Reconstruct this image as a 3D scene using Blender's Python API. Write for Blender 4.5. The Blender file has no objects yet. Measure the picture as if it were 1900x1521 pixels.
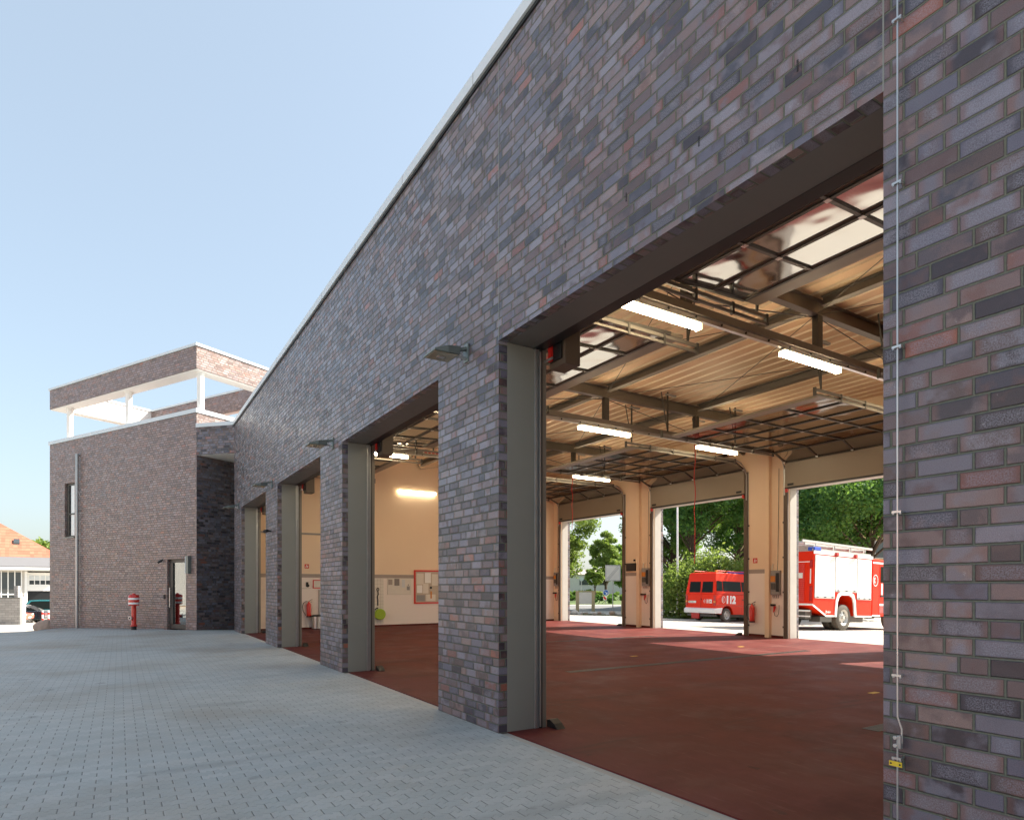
import bpy, bmesh, math, random
import numpy as np
from mathutils import Vector, Matrix
R = math.radians
S = bpy.context.scene
COL = S.collection
random.seed(7)

# ------------------------------------------------------------------ camera
cam = bpy.data.cameras.new('camera'); co = bpy.data.objects.new('camera', cam); COL.objects.link(co)
co.location = (0, 0, 1.5); co.rotation_euler = (R(90), 0, R(-31.904))
cam.sensor_width = 36; cam.lens = 1171.0/1900*36; cam.shift_y = 326.5/1900
cam.clip_start = .05; cam.clip_end = 2000
S.camera = co
# ------------------------------------------------------------------ light
SUN_EL, SUN_AZ = 40.5, 105.0
w = bpy.data.worlds.new('World'); S.world = w; w.use_nodes = True
nt = w.node_tree; nt.nodes.clear()
sky = nt.nodes.new('ShaderNodeTexSky'); sky.sky_type = 'NISHITA'; sky.sun_disc = False
sky.sun_elevation = R(SUN_EL); sky.sun_rotation = R(SUN_AZ)
sky.air_density = 1.1; sky.dust_density = 2.6; sky.ozone_density = 1.3; sky.altitude = 50
bg = nt.nodes.new('ShaderNodeBackground'); bg.inputs[1].default_value = .13
wo = nt.nodes.new('ShaderNodeOutputWorld')
hz = nt.nodes.new('ShaderNodeMixRGB'); hz.inputs[0].default_value = .6; hz.inputs[2].default_value = (1.60, 1.87, 1.98, 1)
nt.links.new(sky.outputs[0], hz.inputs[1]); nt.links.new(hz.outputs[0], bg.inputs[0]); nt.links.new(bg.outputs[0], wo.inputs[0])
sl = bpy.data.lights.new('sun', 'SUN'); sl.energy = 4.9; sl.angle = R(.53); sl.color = (1, .93, .82)
so = bpy.data.objects.new('sun', sl); COL.objects.link(so)
sd = Vector((math.sin(R(SUN_AZ))*math.cos(R(SUN_EL)), math.cos(R(SUN_AZ))*math.cos(R(SUN_EL)), math.sin(R(SUN_EL))))
so.rotation_euler = sd.to_track_quat('Z', 'Y').to_euler(); so.location = (60, -10, 50)
vs = S.view_settings; vs.view_transform = 'Standard'; vs.look = 'None'; vs.gamma = 1; vs.exposure = 1.52
cy = S.cycles; cy.max_bounces = 10; cy.diffuse_bounces = 6; cy.glossy_bounces = 4; cy.transmission_bounces = 6
cy.transparent_max_bounces = 8; cy.sample_clamp_indirect = 6; cy.caustics_reflective = False; cy.caustics_refractive = False
try:
    cy.use_denoising = True
except Exception: pass

# ------------------------------------------------------------------ node helpers
def newmat(name):
    m = bpy.data.materials.new(name); m.use_nodes = True
    t = m.node_tree; t.nodes.clear()
    o = t.nodes.new('ShaderNodeOutputMaterial'); p = t.nodes.new('ShaderNodeBsdfPrincipled')
    t.links.new(p.outputs[0], o.inputs[0]); return m, t, p, o
class G:
    """tiny node graph helper"""
    def __init__(s, t): s.t = t
    def put(s, sock, v):
        if isinstance(v, (int, float)): sock.default_value = v
        elif isinstance(v, tuple):
            sock.default_value = v if len(v) == len(sock.default_value) else (*v, 1)
        else: s.t.links.new(v, sock)
    def m(s, op, a, b=None, c=None):
        n = s.t.nodes.new('ShaderNodeMath'); n.operation = op
        s.put(n.inputs[0], a)
        if b is not None: s.put(n.inputs[1], b)
        if c is not None: s.put(n.inputs[2], c)
        return n.outputs[0]
    def xyz(s, x, y, z=0.0):
        n = s.t.nodes.new('ShaderNodeCombineXYZ')
        for i, v in enumerate((x, y, z)): s.put(n.inputs[i], v)
        return n.outputs[0]
    def sep(s, v):
        n = s.t.nodes.new('ShaderNodeSeparateXYZ'); s.t.links.new(v, n.inputs[0]); return n.outputs
    def uv(s): return s.t.nodes.new('ShaderNodeTexCoord').outputs['UV']
    def pos(s): return s.t.nodes.new('ShaderNodeTexCoord').outputs['Object']
    def wn(s, v):
        n = s.t.nodes.new('ShaderNodeTexWhiteNoise'); n.noise_dimensions = '3D'; s.t.links.new(v, n.inputs['Vector']); return n.outputs
    def noise(s, v, scale, det=3, rough=.55):
        n = s.t.nodes.new('ShaderNodeTexNoise'); s.t.links.new(v, n.inputs['Vector'])
        n.inputs['Scale'].default_value = scale; n.inputs['Detail'].default_value = det; n.inputs['Roughness'].default_value = rough
        return n.outputs[0]
    def ramp(s, f, stops, const=False):
        n = s.t.nodes.new('ShaderNodeValToRGB'); r = n.color_ramp
        if const: r.interpolation = 'CONSTANT'
        while len(r.elements) < len(stops): r.elements.new(.5)
        for e, (p, c) in zip(r.elements, stops): e.position = p; e.color = (*c, 1) if len(c) == 3 else c
        s.t.links.new(f, n.inputs[0]); return n.outputs[0]
    def mix(s, f, a, b, mode='MIX'):
        n = s.t.nodes.new('ShaderNodeMixRGB'); n.blend_type = mode
        s.put(n.inputs[0], f); s.put(n.inputs[1], a); s.put(n.inputs[2], b); return n.outputs[0]
    def sm(s, v, a, b):
        n = s.t.nodes.new('ShaderNodeMapRange'); n.interpolation_type = 'SMOOTHSTEP'
        s.put(n.inputs[0], v); n.inputs[1].default_value = a; n.inputs[2].default_value = b
        n.inputs[3].default_value = 0; n.inputs[4].default_value = 1; return n.outputs[0]
    def bump(s, h, strength, dist):
        n = s.t.nodes.new('ShaderNodeBump'); n.inputs['Strength'].default_value = strength; n.inputs['Distance'].default_value = dist
        s.t.links.new(h, n.inputs['Height']); return n.outputs[0]

def brick(name, tone=1.0, warm=(1, 1, 1), vary=1.0, mortar=(.135, .145, .115), H=.0843, spec=.45):
    """wild bond of mostly stretchers with some headers, in units of a quarter brick"""
    m, t, p, o = newmat(name); g = G(t)
    u, v, _ = g.sep(g.uv()); P = .84; N = 14       # period of three stretchers and a header, shifts in steps of 6 cm
    row = g.m('FLOOR', g.m('DIVIDE', v, H))
    rv = g.wn(g.xyz(row, 3.7, 1.3))[0]
    k = g.m('ADD', g.m('MULTIPLY', g.m('FLOOR', g.m('MULTIPLY', rv, N/2)), 2), g.m('MODULO', g.m('ABSOLUTE', row), 2.0))
    x = g.m('ADD', g.m('DIVIDE', u, P), g.m('DIVIDE', k, N))
    cell = g.m('FLOOR', x); f = g.m('MULTIPLY', g.m('SUBTRACT', x, cell), 7)
    idx = g.m('FLOOR', g.m('DIVIDE', f, 2)); isH = g.m('GREATER_THAN', idx, 2.5)
    loc = g.m('MULTIPLY', g.m('SUBTRACT', f, g.m('MULTIPLY', idx, 2)), .12)
    L = g.m('SUBTRACT', .24, g.m('MULTIPLY', isH, .12))
    dh = g.m('MINIMUM', loc, g.m('SUBTRACT', L, loc))
    fv = g.m('SUBTRACT', v, g.m('MULTIPLY', row, H))
    dv = g.m('MINIMUM', fv, g.m('SUBTRACT', H, fv))
    wob = g.noise(g.uv(), 26, 2)
    d = g.m('ADD', g.m('MINIMUM', dh, dv), g.m('MULTIPLY', g.m('SUBTRACT', wob, .5), .0034))
    fac = g.sm(d, .0042, .0066)             # 0 mortar 1 brick
    idv = g.xyz(g.m('ADD', g.m('MULTIPLY', cell, 4), idx), row, 5.0)
    r1 = g.wn(idv); rnd, rcol = r1[0], r1[1]
    T = lambda c: tuple(q*tone*w_ for q, w_ in zip(c, warm))
    cols = [(0, (.050, .040, .050)), (.12, (.115, .080, .076)), (.24, (.170, .160, .195)), (.36, (.070, .066, .088)), (.46, (.150, .108, .110)),
            (.57, (.210, .150, .145)), (.67, (.135, .130, .172)), (.76, (.230, .215, .250)), (.86, (.062, .050, .056)), (.91, (.250, .180, .165)), (.955, (.215, .100, .085)), (.985, (.30, .115, .08))]
    base = g.ramp(rnd, [(a, T(c)) for a, c in cols], const=True)
    rx, ry, rz = g.sep(rcol)
    offp = g.xyz(g.m('ADD', u, g.m('MULTIPLY', ry, 9)), g.m('ADD', v, g.m('MULTIPLY', rx, 9)), rz)
    flame = g.noise(offp, 8, 3)
    base = g.mix(g.m('MULTIPLY', g.sm(flame, .44, .64), .7), base, g.ramp(rz, [(0, T((.19, .10, .085))), (.35, T((.055, .048, .06))), (.65, T((.22, .22, .27))), (1, T((.17, .13, .13)))]))
    # fired reddish ends and a pale speckled bloom in the middle of some faces
    ends = g.m('MULTIPLY', g.sm(dh, .05, .012), g.m('GREATER_THAN', rz, .58))
    base = g.mix(g.m('MULTIPLY', ends, .45), base, T((.21, .105, .085)))
    bl = g.m('MULTIPLY', g.sm(g.m('MINIMUM', dh, g.m('MULTIPLY', dv, 2.2)), .012, .045), g.m('GREATER_THAN', ry, .55))
    sp = g.noise(g.uv(), 150, 3, .75)
    base = g.mix(g.m('MULTIPLY', g.m('MULTIPLY', bl, g.sm(sp, .38, .62)), .5), base, T((.31, .32, .38)))
    if vary < 1: base = g.mix(1-vary, base, T((.152, .122, .122)))
    speck = g.noise(g.uv(), 260, 3, .75)
    base = g.mix(.45, base, g.ramp(speck, [(.3, (.0, .0, .0)), (.5, (.5, .5, .5)), (.75, (1, 1, 1))]), 'SOFT_LIGHT')
    eff = g.m('MULTIPLY', g.sm(g.noise(offp, 34, 5, .75), .60, .70), g.m('GREATER_THAN', rx, .78))
    base = g.mix(g.m('MULTIPLY', eff, .40*vary), base, (.42, .42, .44))
    mc = g.mix(g.noise(g.uv(), 50, 3), tuple(q*.7 for q in mortar), tuple(q*1.3 for q in mortar))
    t.links.new(g.mix(fac, mc, base), p.inputs['Base Color'])
    t.links.new(g.m('ADD', g.m('SUBTRACT', .88, g.m('MULTIPLY', fac, .58)), g.m('MULTIPLY', g.m('MULTIPLY', ry, ry), .28)), p.inputs['Roughness'])
    h = g.m('ADD', g.m('MULTIPLY', g.sm(d, .002, .009), 1.1), g.m('ADD', g.m('MULTIPLY', speck, .11), g.m('MULTIPLY', rx, .16)))
    h = g.m('ADD', h, g.m('MULTIPLY', g.m('MULTIPLY', g.noise(g.uv(), 14, 2), .25), fac))
    t.links.new(g.bump(h, 1.0, .0075), p.inputs['Normal'])
    p.inputs['Specular IOR Level'].default_value = spec; t.links.new(g.m('MULTIPLY', fac, g.m('MULTIPLY', rz, .35*vary)), p.inputs['Coat Weight']); p.inputs['Coat Roughness'].default_value = .26
    return m

def plain(name, col, rough=.5, metal=0, var=.12, scale=3, bump=0, bscale=60, spec=.5, coat=0, em=None, alpha=None):
    m, t, p, o = newmat(name); g = G(t)
    n = g.noise(g.pos(), scale, 4, .6)
    c = g.mix(n, tuple(max(0, q*(1-var)) for q in col), tuple(min(1, q*(1+var)) for q in col))
    t.links.new(c, p.inputs['Base Color'])
    rn = g.noise(g.pos(), scale*2.3, 3)
    t.links.new(g.m('ADD', rough-.06, g.m('MULTIPLY', rn, .12)), p.inputs['Roughness'])
    p.inputs['Metallic'].default_value = metal; p.inputs['Specular IOR Level'].default_value = spec
    p.inputs['Coat Weight'].default_value = coat
    if bump:
        t.links.new(g.bump(g.noise(g.pos(), bscale, 4), .6, bump), p.inputs['Normal'])
    if em: p.inputs['Emission Color'].default_value = (*em[0], 1); p.inputs['Emission Strength'].default_value = em[1]
    return m

def paver():
    m, t, p, o = newmat('grey interlocking concrete pavers'); g = G(t)
    u, v, _ = g.sep(g.uv())
    U = g.m('DIVIDE', u, .1)
    tri = g.m('ABSOLUTE', g.m('SUBTRACT', g.m('FRACT', U), .5))         # 0..0.5
    zig = g.m('MULTIPLY', g.sm(tri, .12, .38), .020)
    par = g.m('MODULO', g.m('ABSOLUTE', g.m('FLOOR', U)), 2.0)
    v2 = g.m('ADD', v, g.m('MULTIPLY', zig, g.m('SUBTRACT', g.m('MULTIPLY', par, 2), 1)))
    RH = .1045
    row = g.m('FLOOR', g.m('DIVIDE', v2, RH)); fv = g.m('SUBTRACT', v2, g.m('MULTIPLY', row, RH))
    odd = g.m('MODULO', g.m('ABSOLUTE', row), 2.0)
    x = g.m('ADD', g.m('DIVIDE', u, .2), g.m('MULTIPLY', odd, .5))
    x = g.m('ADD', x, .25)
    cell = g.m('FLOOR', x); f = g.m('MULTIPLY', g.m('SUBTRACT', x, cell), .2)
    dh = g.m('MINIMUM', f, g.m('SUBTRACT', .2, f)); dv = g.m('MINIMUM', fv, g.m('SUBTRACT', RH, fv))
    wv = g.m('MULTIPLY', g.m('SUBTRACT', g.noise(g.uv(), 30, 2), .5), .003)
    jh = g.sm(g.m('ADD', dh, wv), .0010, .0038); jv = g.sm(g.m('ADD', dv, wv), .0006, .0030)
    chh = g.sm(dh, .002, .008); chv = g.sm(dv, .001, .007)
    rn = g.wn(g.xyz(cell, row, 2.0)); r = rn[0]
    base = g.mix(r, (.405, .425, .405), (.475, .485, .46))
    st = g.noise(g.uv(), .35, 4, .6)
    base = g.mix(g.sm(st, .42, .72), base, (.35, .325, .28))
    st2 = g.noise(g.xyz(g.m('MULTIPLY', u, .35), g.m('MULTIPLY', v, 1.6), 4.), 1.1, 4, .6)
    base = g.mix(g.m('MULTIPLY', g.sm(st2, .52, .75), .35), base, (.50, .46, .39))
    sp = g.noise(g.uv(), 180, 3, .7)
    base = g.mix(.4, base, g.ramp(sp, [(.3, (.1, .1, .1)), (.5, (.5, .5, .5)), (.7, (.9, .9, .9))]), 'SOFT_LIGHT')
    jcol = g.mix(g.noise(g.uv(), 3, 3), (.08, .082, .076), (.16, .16, .145))
    base = g.mix(jv, g.mix(.55, jcol, base), base); base = g.mix(jh, jcol, base)
    # faint tyre marks curving in from the yard and pale efflorescence
    tw = g.m('ABSOLUTE', g.m('SINE', g.m('ADD', g.m('MULTIPLY', v, 1.15), g.m('MULTIPLY', g.noise(g.uv(), .12, 2), 5))))
    tm = g.m('MULTIPLY', g.sm(tw, .22, .05), g.sm(g.noise(g.xyz(g.m('MULTIPLY', u, .4), g.m('MULTIPLY', v, 3), 1.), 1.5, 4), .42, .7))
    base = g.mix(g.m('MULTIPLY', tm, .28), base, (.17, .165, .16))
    ef = g.m('MULTIPLY', g.sm(g.noise(g.uv(), 1.7, 5, .7), .56, .72), g.m('GREATER_THAN', rn[0], .35))
    base = g.mix(g.m('MULTIPLY', ef, .22), base, (.62, .61, .56))
    spots = g.noise(g.uv(), 2.7, 2, .4)
    base = g.mix(g.m('MULTIPLY', g.sm(spots, .70, .76), .4), base, (.12, .11, .10))
    t.links.new(base, p.inputs['Base Color']); p.inputs['Roughness'].default_value = .74
    h = g.m('MULTIPLY', g.m('MULTIPLY', chh, chv), 1.0)
    h = g.m('ADD', h, g.m('ADD', g.m('MULTIPLY', r, .25), g.m('MULTIPLY', sp, .12)))
    t.links.new(g.bump(h, .8, .004), p.inputs['Normal'])
    return m

def epoxy():
    m, t, p, o = newmat('worn red coated concrete floor'); g = G(t)
    u, v, _ = g.sep(g.uv())
    st = g.noise(g.xyz(g.m('MULTIPLY', u, 1.5), g.m('MULTIPLY', v, .25), 0.), 1.6, 6, .62)
    a = g.mix(st, (.080, .014, .012), (.150, .033, .028))
    b = g.noise(g.uv(), .5, 4, .6)
    a = g.mix(g.m('MULTIPLY', g.sm(b, .5, .75), .35), a, (.19, .07, .058))
    sc = g.noise(g.xyz(g.m('MULTIPLY', u, 7), g.m('MULTIPLY', v, .8), 2.), 3, 5, .7)
    a = g.mix(g.m('MULTIPLY', g.sm(sc, .55, .72), .30), a, (.30, .15, .13))
    yy = g.m('ABSOLUTE', g.m('SUBTRACT', g.m('MODULO', g.m('ADD', v, 60.31), 5.27), 2.635))
    trk_ = g.sm(g.m('ABSOLUTE', g.m('SUBTRACT', yy, 1.0)), .24, .08)
    tn = g.noise(g.xyz(g.m('MULTIPLY', u, .5), g.m('MULTIPLY', v, 5), 7.), 2, 4, .6)
    a = g.mix(g.m('MULTIPLY', g.m('MULTIPLY', trk_, g.sm(tn, .35, .7)), .5), a, (.045, .016, .014))
    dust = g.noise(g.uv(), 1.1, 5, .65)
    a = g.mix(g.m('MULTIPLY', g.sm(dust, .45, .68), .30), a, (.27, .12, .10))
    dk = g.noise(g.xyz(g.m('MULTIPLY', u, .6), g.m('MULTIPLY', v, 1.1), 9.), 1.3, 5, .6)
    a = g.mix(g.m('MULTIPLY', g.sm(dk, .50, .70), .45), a, (.055, .013, .012))
    spot = g.noise(g.uv(), 5.5, 2, .4)
    a = g.mix(g.m('MULTIPLY', g.sm(spot, .70, .75), .5), a, (.05, .02, .018))
    t.links.new(a, p.inputs['Base Color'])
    t.links.new(g.m('ADD', .50, g.m('MULTIPLY', g.sm(dust, .3, .75), .25)), p.inputs['Roughness'])
    t.links.new(g.bump(g.noise(g.uv(), 90, 4), .35, .002), p.inputs['Normal'])
    p.inputs['Specular IOR Level'].default_value = .12
    return m

def leafmat(name, c0, c1, trans=.35):
    m, t, p, o = newmat(name); g = G(t)
    gi = t.nodes.new('ShaderNodeNewGeometry')
    c = g.mix(gi.outputs['Random Per Island'], c0, c1)
    t.links.new(c, p.inputs['Base Color']); p.inputs['Roughness'].default_value = .55; p.inputs['Specular IOR Level'].default_value = .35
    tr = t.nodes.new('ShaderNodeBsdfTranslucent')
    t.links.new(g.mix(.35, c, (.30, .42, .04)), tr.inputs[0])
    mx = t.nodes.new('ShaderNodeMixShader'); mx.inputs[0].default_value = trans
    t.links.new(p.outputs[0], mx.inputs[1]); t.links.new(tr.outputs[0], mx.inputs[2]); t.links.new(mx.outputs[0], o.inputs[0])
    return m

def glass(name, tint=(.9, .95, .93), rough=.0, refl=.12, wave=0, dark=None, gcol=.95):
    """thin window glass: reflection over a see-through pane"""
    m, t, p, o = newmat(name); g = G(t)
    gl = t.nodes.new('ShaderNodeBsdfGlossy'); gl.inputs['Roughness'].default_value = rough; gl.inputs[0].default_value = (gcol, gcol, gcol*.98, 1)
    if dark: tr = t.nodes.new('ShaderNodeBsdfDiffuse'); tr.inputs[0].default_value = (*dark, 1)
    else: tr = t.nodes.new('ShaderNodeBsdfTransparent'); tr.inputs[0].default_value = (*tint, 1)
    fr = t.nodes.new('ShaderNodeFresnel'); fr.inputs[0].default_value = 1.5
    f = g.m('MAXIMUM', g.m('MINIMUM', g.m('ADD', g.m('MULTIPLY', fr.outputs[0], 1.2), refl), 1.0), 0.0)
    if wave:
        b = g.bump(g.noise(g.pos(), 1.6, 1, .4), 1.0, wave*6)
        t.links.new(b, gl.inputs['Normal'])
    mx = t.nodes.new('ShaderNodeMixShader'); t.links.new(f, mx.inputs[0])
    t.links.new(tr.outputs[0], mx.inputs[1]); t.links.new(gl.outputs[0], mx.inputs[2]); t.links.new(mx.outputs[0], o.inputs[0])
    return m

M = {}
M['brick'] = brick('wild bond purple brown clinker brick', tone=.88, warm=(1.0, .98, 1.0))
M['bricklit'] = brick('wild bond clinker brick with warm light in its colour', tone=1.45, warm=(1.15, .99, .87), vary=.45); M['paver'] = paver(); M['epoxy'] = epoxy()  # same clinker as the hall, brighter warm light put into the colour
M['white'] = plain('cream wall paint', (.84, .67, .49), .8, var=.03, scale=1)
M['lowwhite'] = plain('off white washable wall paint', (.84, .77, .71), .6, var=.03, scale=1)
M['render'] = plain('white render', (.82, .80, .76), .85, var=.04)
M['coping'] = plain('pale sheet metal coping', (.62, .66, .68), .42, .15, .05)
M['jamb'] = plain('grey powder coated steel lining', (.215, .222, .20), .42, .0, .05, spec=.5)
M['soffit'] = plain('grey jamb steel with red bounce in its colour', (.14, .13, .12), .5, .0, .05)  # same steel as the jamb, red floor bounce put into the colour
M['black'] = plain('black rubber seal', (.012, .013, .014), .45, var=.2)
M['darksteel'] = plain('dark painted steel', (.085, .08, .07), .45, .2, .12)
M['steel'] = plain('grey painted steel', (.22, .20, .17), .45, .3, .1)
M['eave'] = plain('dull grey eave sheet', (.20, .195, .20), .5, .1, .05)
M['jambw'] = plain('pale painted steel jamb', (.48, .46, .42), .5)
M['zinc'] = plain('galvanised steel', (.42, .43, .43), .38, .75, .15, 8)
M['alu'] = plain('brushed aluminium', (.55, .55, .54), .3, .85, .08)
M['panel'] = plain('beige grey door panel', (.26, .22, .165), .5, var=.04)
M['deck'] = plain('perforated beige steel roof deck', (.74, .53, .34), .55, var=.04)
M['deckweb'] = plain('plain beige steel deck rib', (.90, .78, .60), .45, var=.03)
M['red'] = plain('red paint', (.62, .020, .008), .32, var=.06, coat=.5)
M['lumred'] = plain('bright fire engine red', (.74, .026, .003), .45, var=.04, coat=.05, spec=.18)
M['redplastic'] = plain('red plastic', (.55, .02, .015), .4)
M['whitep'] = plain('white lacquer', (.85, .85, .83), .3, var=.03, coat=.4)
M['blue'] = plain('blue plastic', (.03, .09, .5), .2, var=.05)
M['signblue'] = plain('blue sign sheet', (.01, .10, .42), .4)
M['yellow'] = plain('yellow plastic', (.72, .52, .03), .4)
M['yline'] = plain('yellow floor marking', (.55, .38, .05), .6)
M['tyre'] = plain('dusty rubber tyre', (.105, .092, .075), .8, var=.3)
M['rim'] = plain('pale grey wheel rim', (.55, .54, .50), .4, .4)
M['paper'] = plain('white paper', (.72, .69, .62), .8)
M['board'] = plain('pale notice board', (.52, .45, .36), .8, var=.1, scale=8)
M['print'] = plain('printed grey', (.25, .23, .22), .8)
M['lime'] = plain('lime green hose reel plastic', (.34, .50, .03), .4)
M['grey'] = plain('grey plastic', (.3, .3, .29), .5)
M['stripe'] = plain('grey wall stripe', (.36, .31, .28), .7)
M['box'] = plain('dark brown motor housing', (.10, .075, .055), .5)
M['orange'] = plain('orange plastic', (.65, .24, .03), .4)
M['tile'] = None
M['bark'] = plain('tree bark', (.075, .05, .035), .9, var=.35, scale=9, bump=.03, bscale=14)
M['stone'] = plain('field stone', (.44, .32, .24), .85, var=.35, scale=6, bump=.03, bscale=10)
M['stonew'] = plain('pale field stone', (.52, .48, .42), .85, var=.25, scale=6, bump=.03, bscale=10)
M['asphalt'] = plain('asphalt', (.085, .085, .085), .9, var=.25, scale=2, bump=.004, bscale=150)
M['road'] = plain('light worn asphalt', (.17, .165, .16), .9, var=.15, scale=.6, bump=.004, bscale=150)
M['concrete'] = plain('pale concrete paving', (.46, .42, .36), .85, var=.1, scale=.8, bump=.003, bscale=90)
M['kerb'] = plain('concrete kerb', (.42, .41, .38), .85)
M['grass'] = plain('grass', (.085, .13, .03), .95, var=.4, scale=4, bump=.03, bscale=40)
M['gravel'] = plain('grey gravel stones', (.34, .34, .33), .85, var=.35, scale=30)
M['wood'] = plain('pale timber posts', (.48, .38, .22), .8, var=.15)
M['glassdoor'] = glass('entrance glass', (.55, .62, .60), .02, .30)
M['pane'] = glass('clear wavy door glazing', (.66, .58, .52), .08, .06, wave=.004, gcol=.46)
M['carglass'] = glass('dark car glass', refl=-.03, gcol=.28, dark=(.012, .016, .015))
M['winglass'] = glass('window glass', refl=.06, gcol=.7, dark=(.06, .07, .075))
M['curtain'] = plain('pale curtain', (.62, .66, .68), .8)
M['tube'] = plain('lit fluorescent tube', (.9, .9, .85), .4, em=((1, .80, .52), 20))
M['tubedim'] = plain('dim lit fluorescent tube', (.9, .9, .85), .4, em=((1, .86, .62), 5))
M['lens'] = plain('translucent lamp cover', (.75, .72, .62), .3, em=((1, .80, .48), 3.2))
M['plate'] = plain('number plate', (.75, .75, .70), .5)
M['tail'] = plain('red tail lamp', (.40, .01, .01), .2, coat=.5)
M['teal'] = plain('teal car paint', (.02, .17, .18), .3, .2, .05, coat=.8)
M['navy'] = plain('dark blue car paint', (.022, .035, .05), .25, .3, .05, coat=.8)
M['salmon'] = plain('orange red car paint', (.62, .10, .045), .3, coat=.8)
M['ochre'] = plain('ochre render', (.50, .38, .18), .9)
M['yardwall'] = plain('brown grey render', (.42, .32, .24), .9)
M['palewall'] = plain('pale grey render', (.55, .52, .48), .9)
M['floodlens'] = plain('lamp glass', (.30, .27, .20), .2)
M['flood'] = plain('grey green lamp housing', (.17, .20, .19), .4, .3)

def tilemat():
    m, t, p, o = newmat('orange clay roof tiles'); g = G(t)
    u, v, _ = g.sep(g.uv())
    z = g.sep(g.pos())[2]
    row = g.m('FLOOR', g.m('DIVIDE', z, .30)); f = g.m('SUBTRACT', g.m('DIVIDE', z, .30), row)
    r = g.wn(g.xyz(g.m('FLOOR', g.m('MULTIPLY', u, 3.3)), row, 1.0))[0]
    c = g.mix(r, (.36, .125, .075), (.44, .18, .11))
    c = g.mix(g.sm(f, .0, .16), (.17, .055, .03), c)
    t.links.new(c, p.inputs['Base Color']); p.inputs['Roughness'].default_value = .8
    t.links.new(g.bump(f, .8, .05), p.inputs['Normal']); return m
M['tile'] = tilemat()
def blockmat():
    m, t, p, o = newmat('grey concrete block wall'); g = G(t)
    u, v, _ = g.sep(g.uv())
    b = t.nodes.new('ShaderNodeTexBrick'); t.links.new(g.xyz(u, v), b.inputs['Vector'])
    b.inputs['Scale'].default_value = 1; b.inputs['Brick Width'].default_value = .4; b.inputs['Row Height'].default_value = .16
    b.inputs['Mortar Size'].default_value = .008; b.inputs['Color1'].default_value = (.40, .38, .36, 1); b.inputs['Color2'].default_value = (.30, .285, .27, 1)
    b.inputs['Mortar'].default_value = (.17, .16, .15, 1)
    t.links.new(b.outputs[0], p.inputs['Base Color']); p.inputs['Roughness'].default_value = .9; return m
M['block'] = blockmat()

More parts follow.
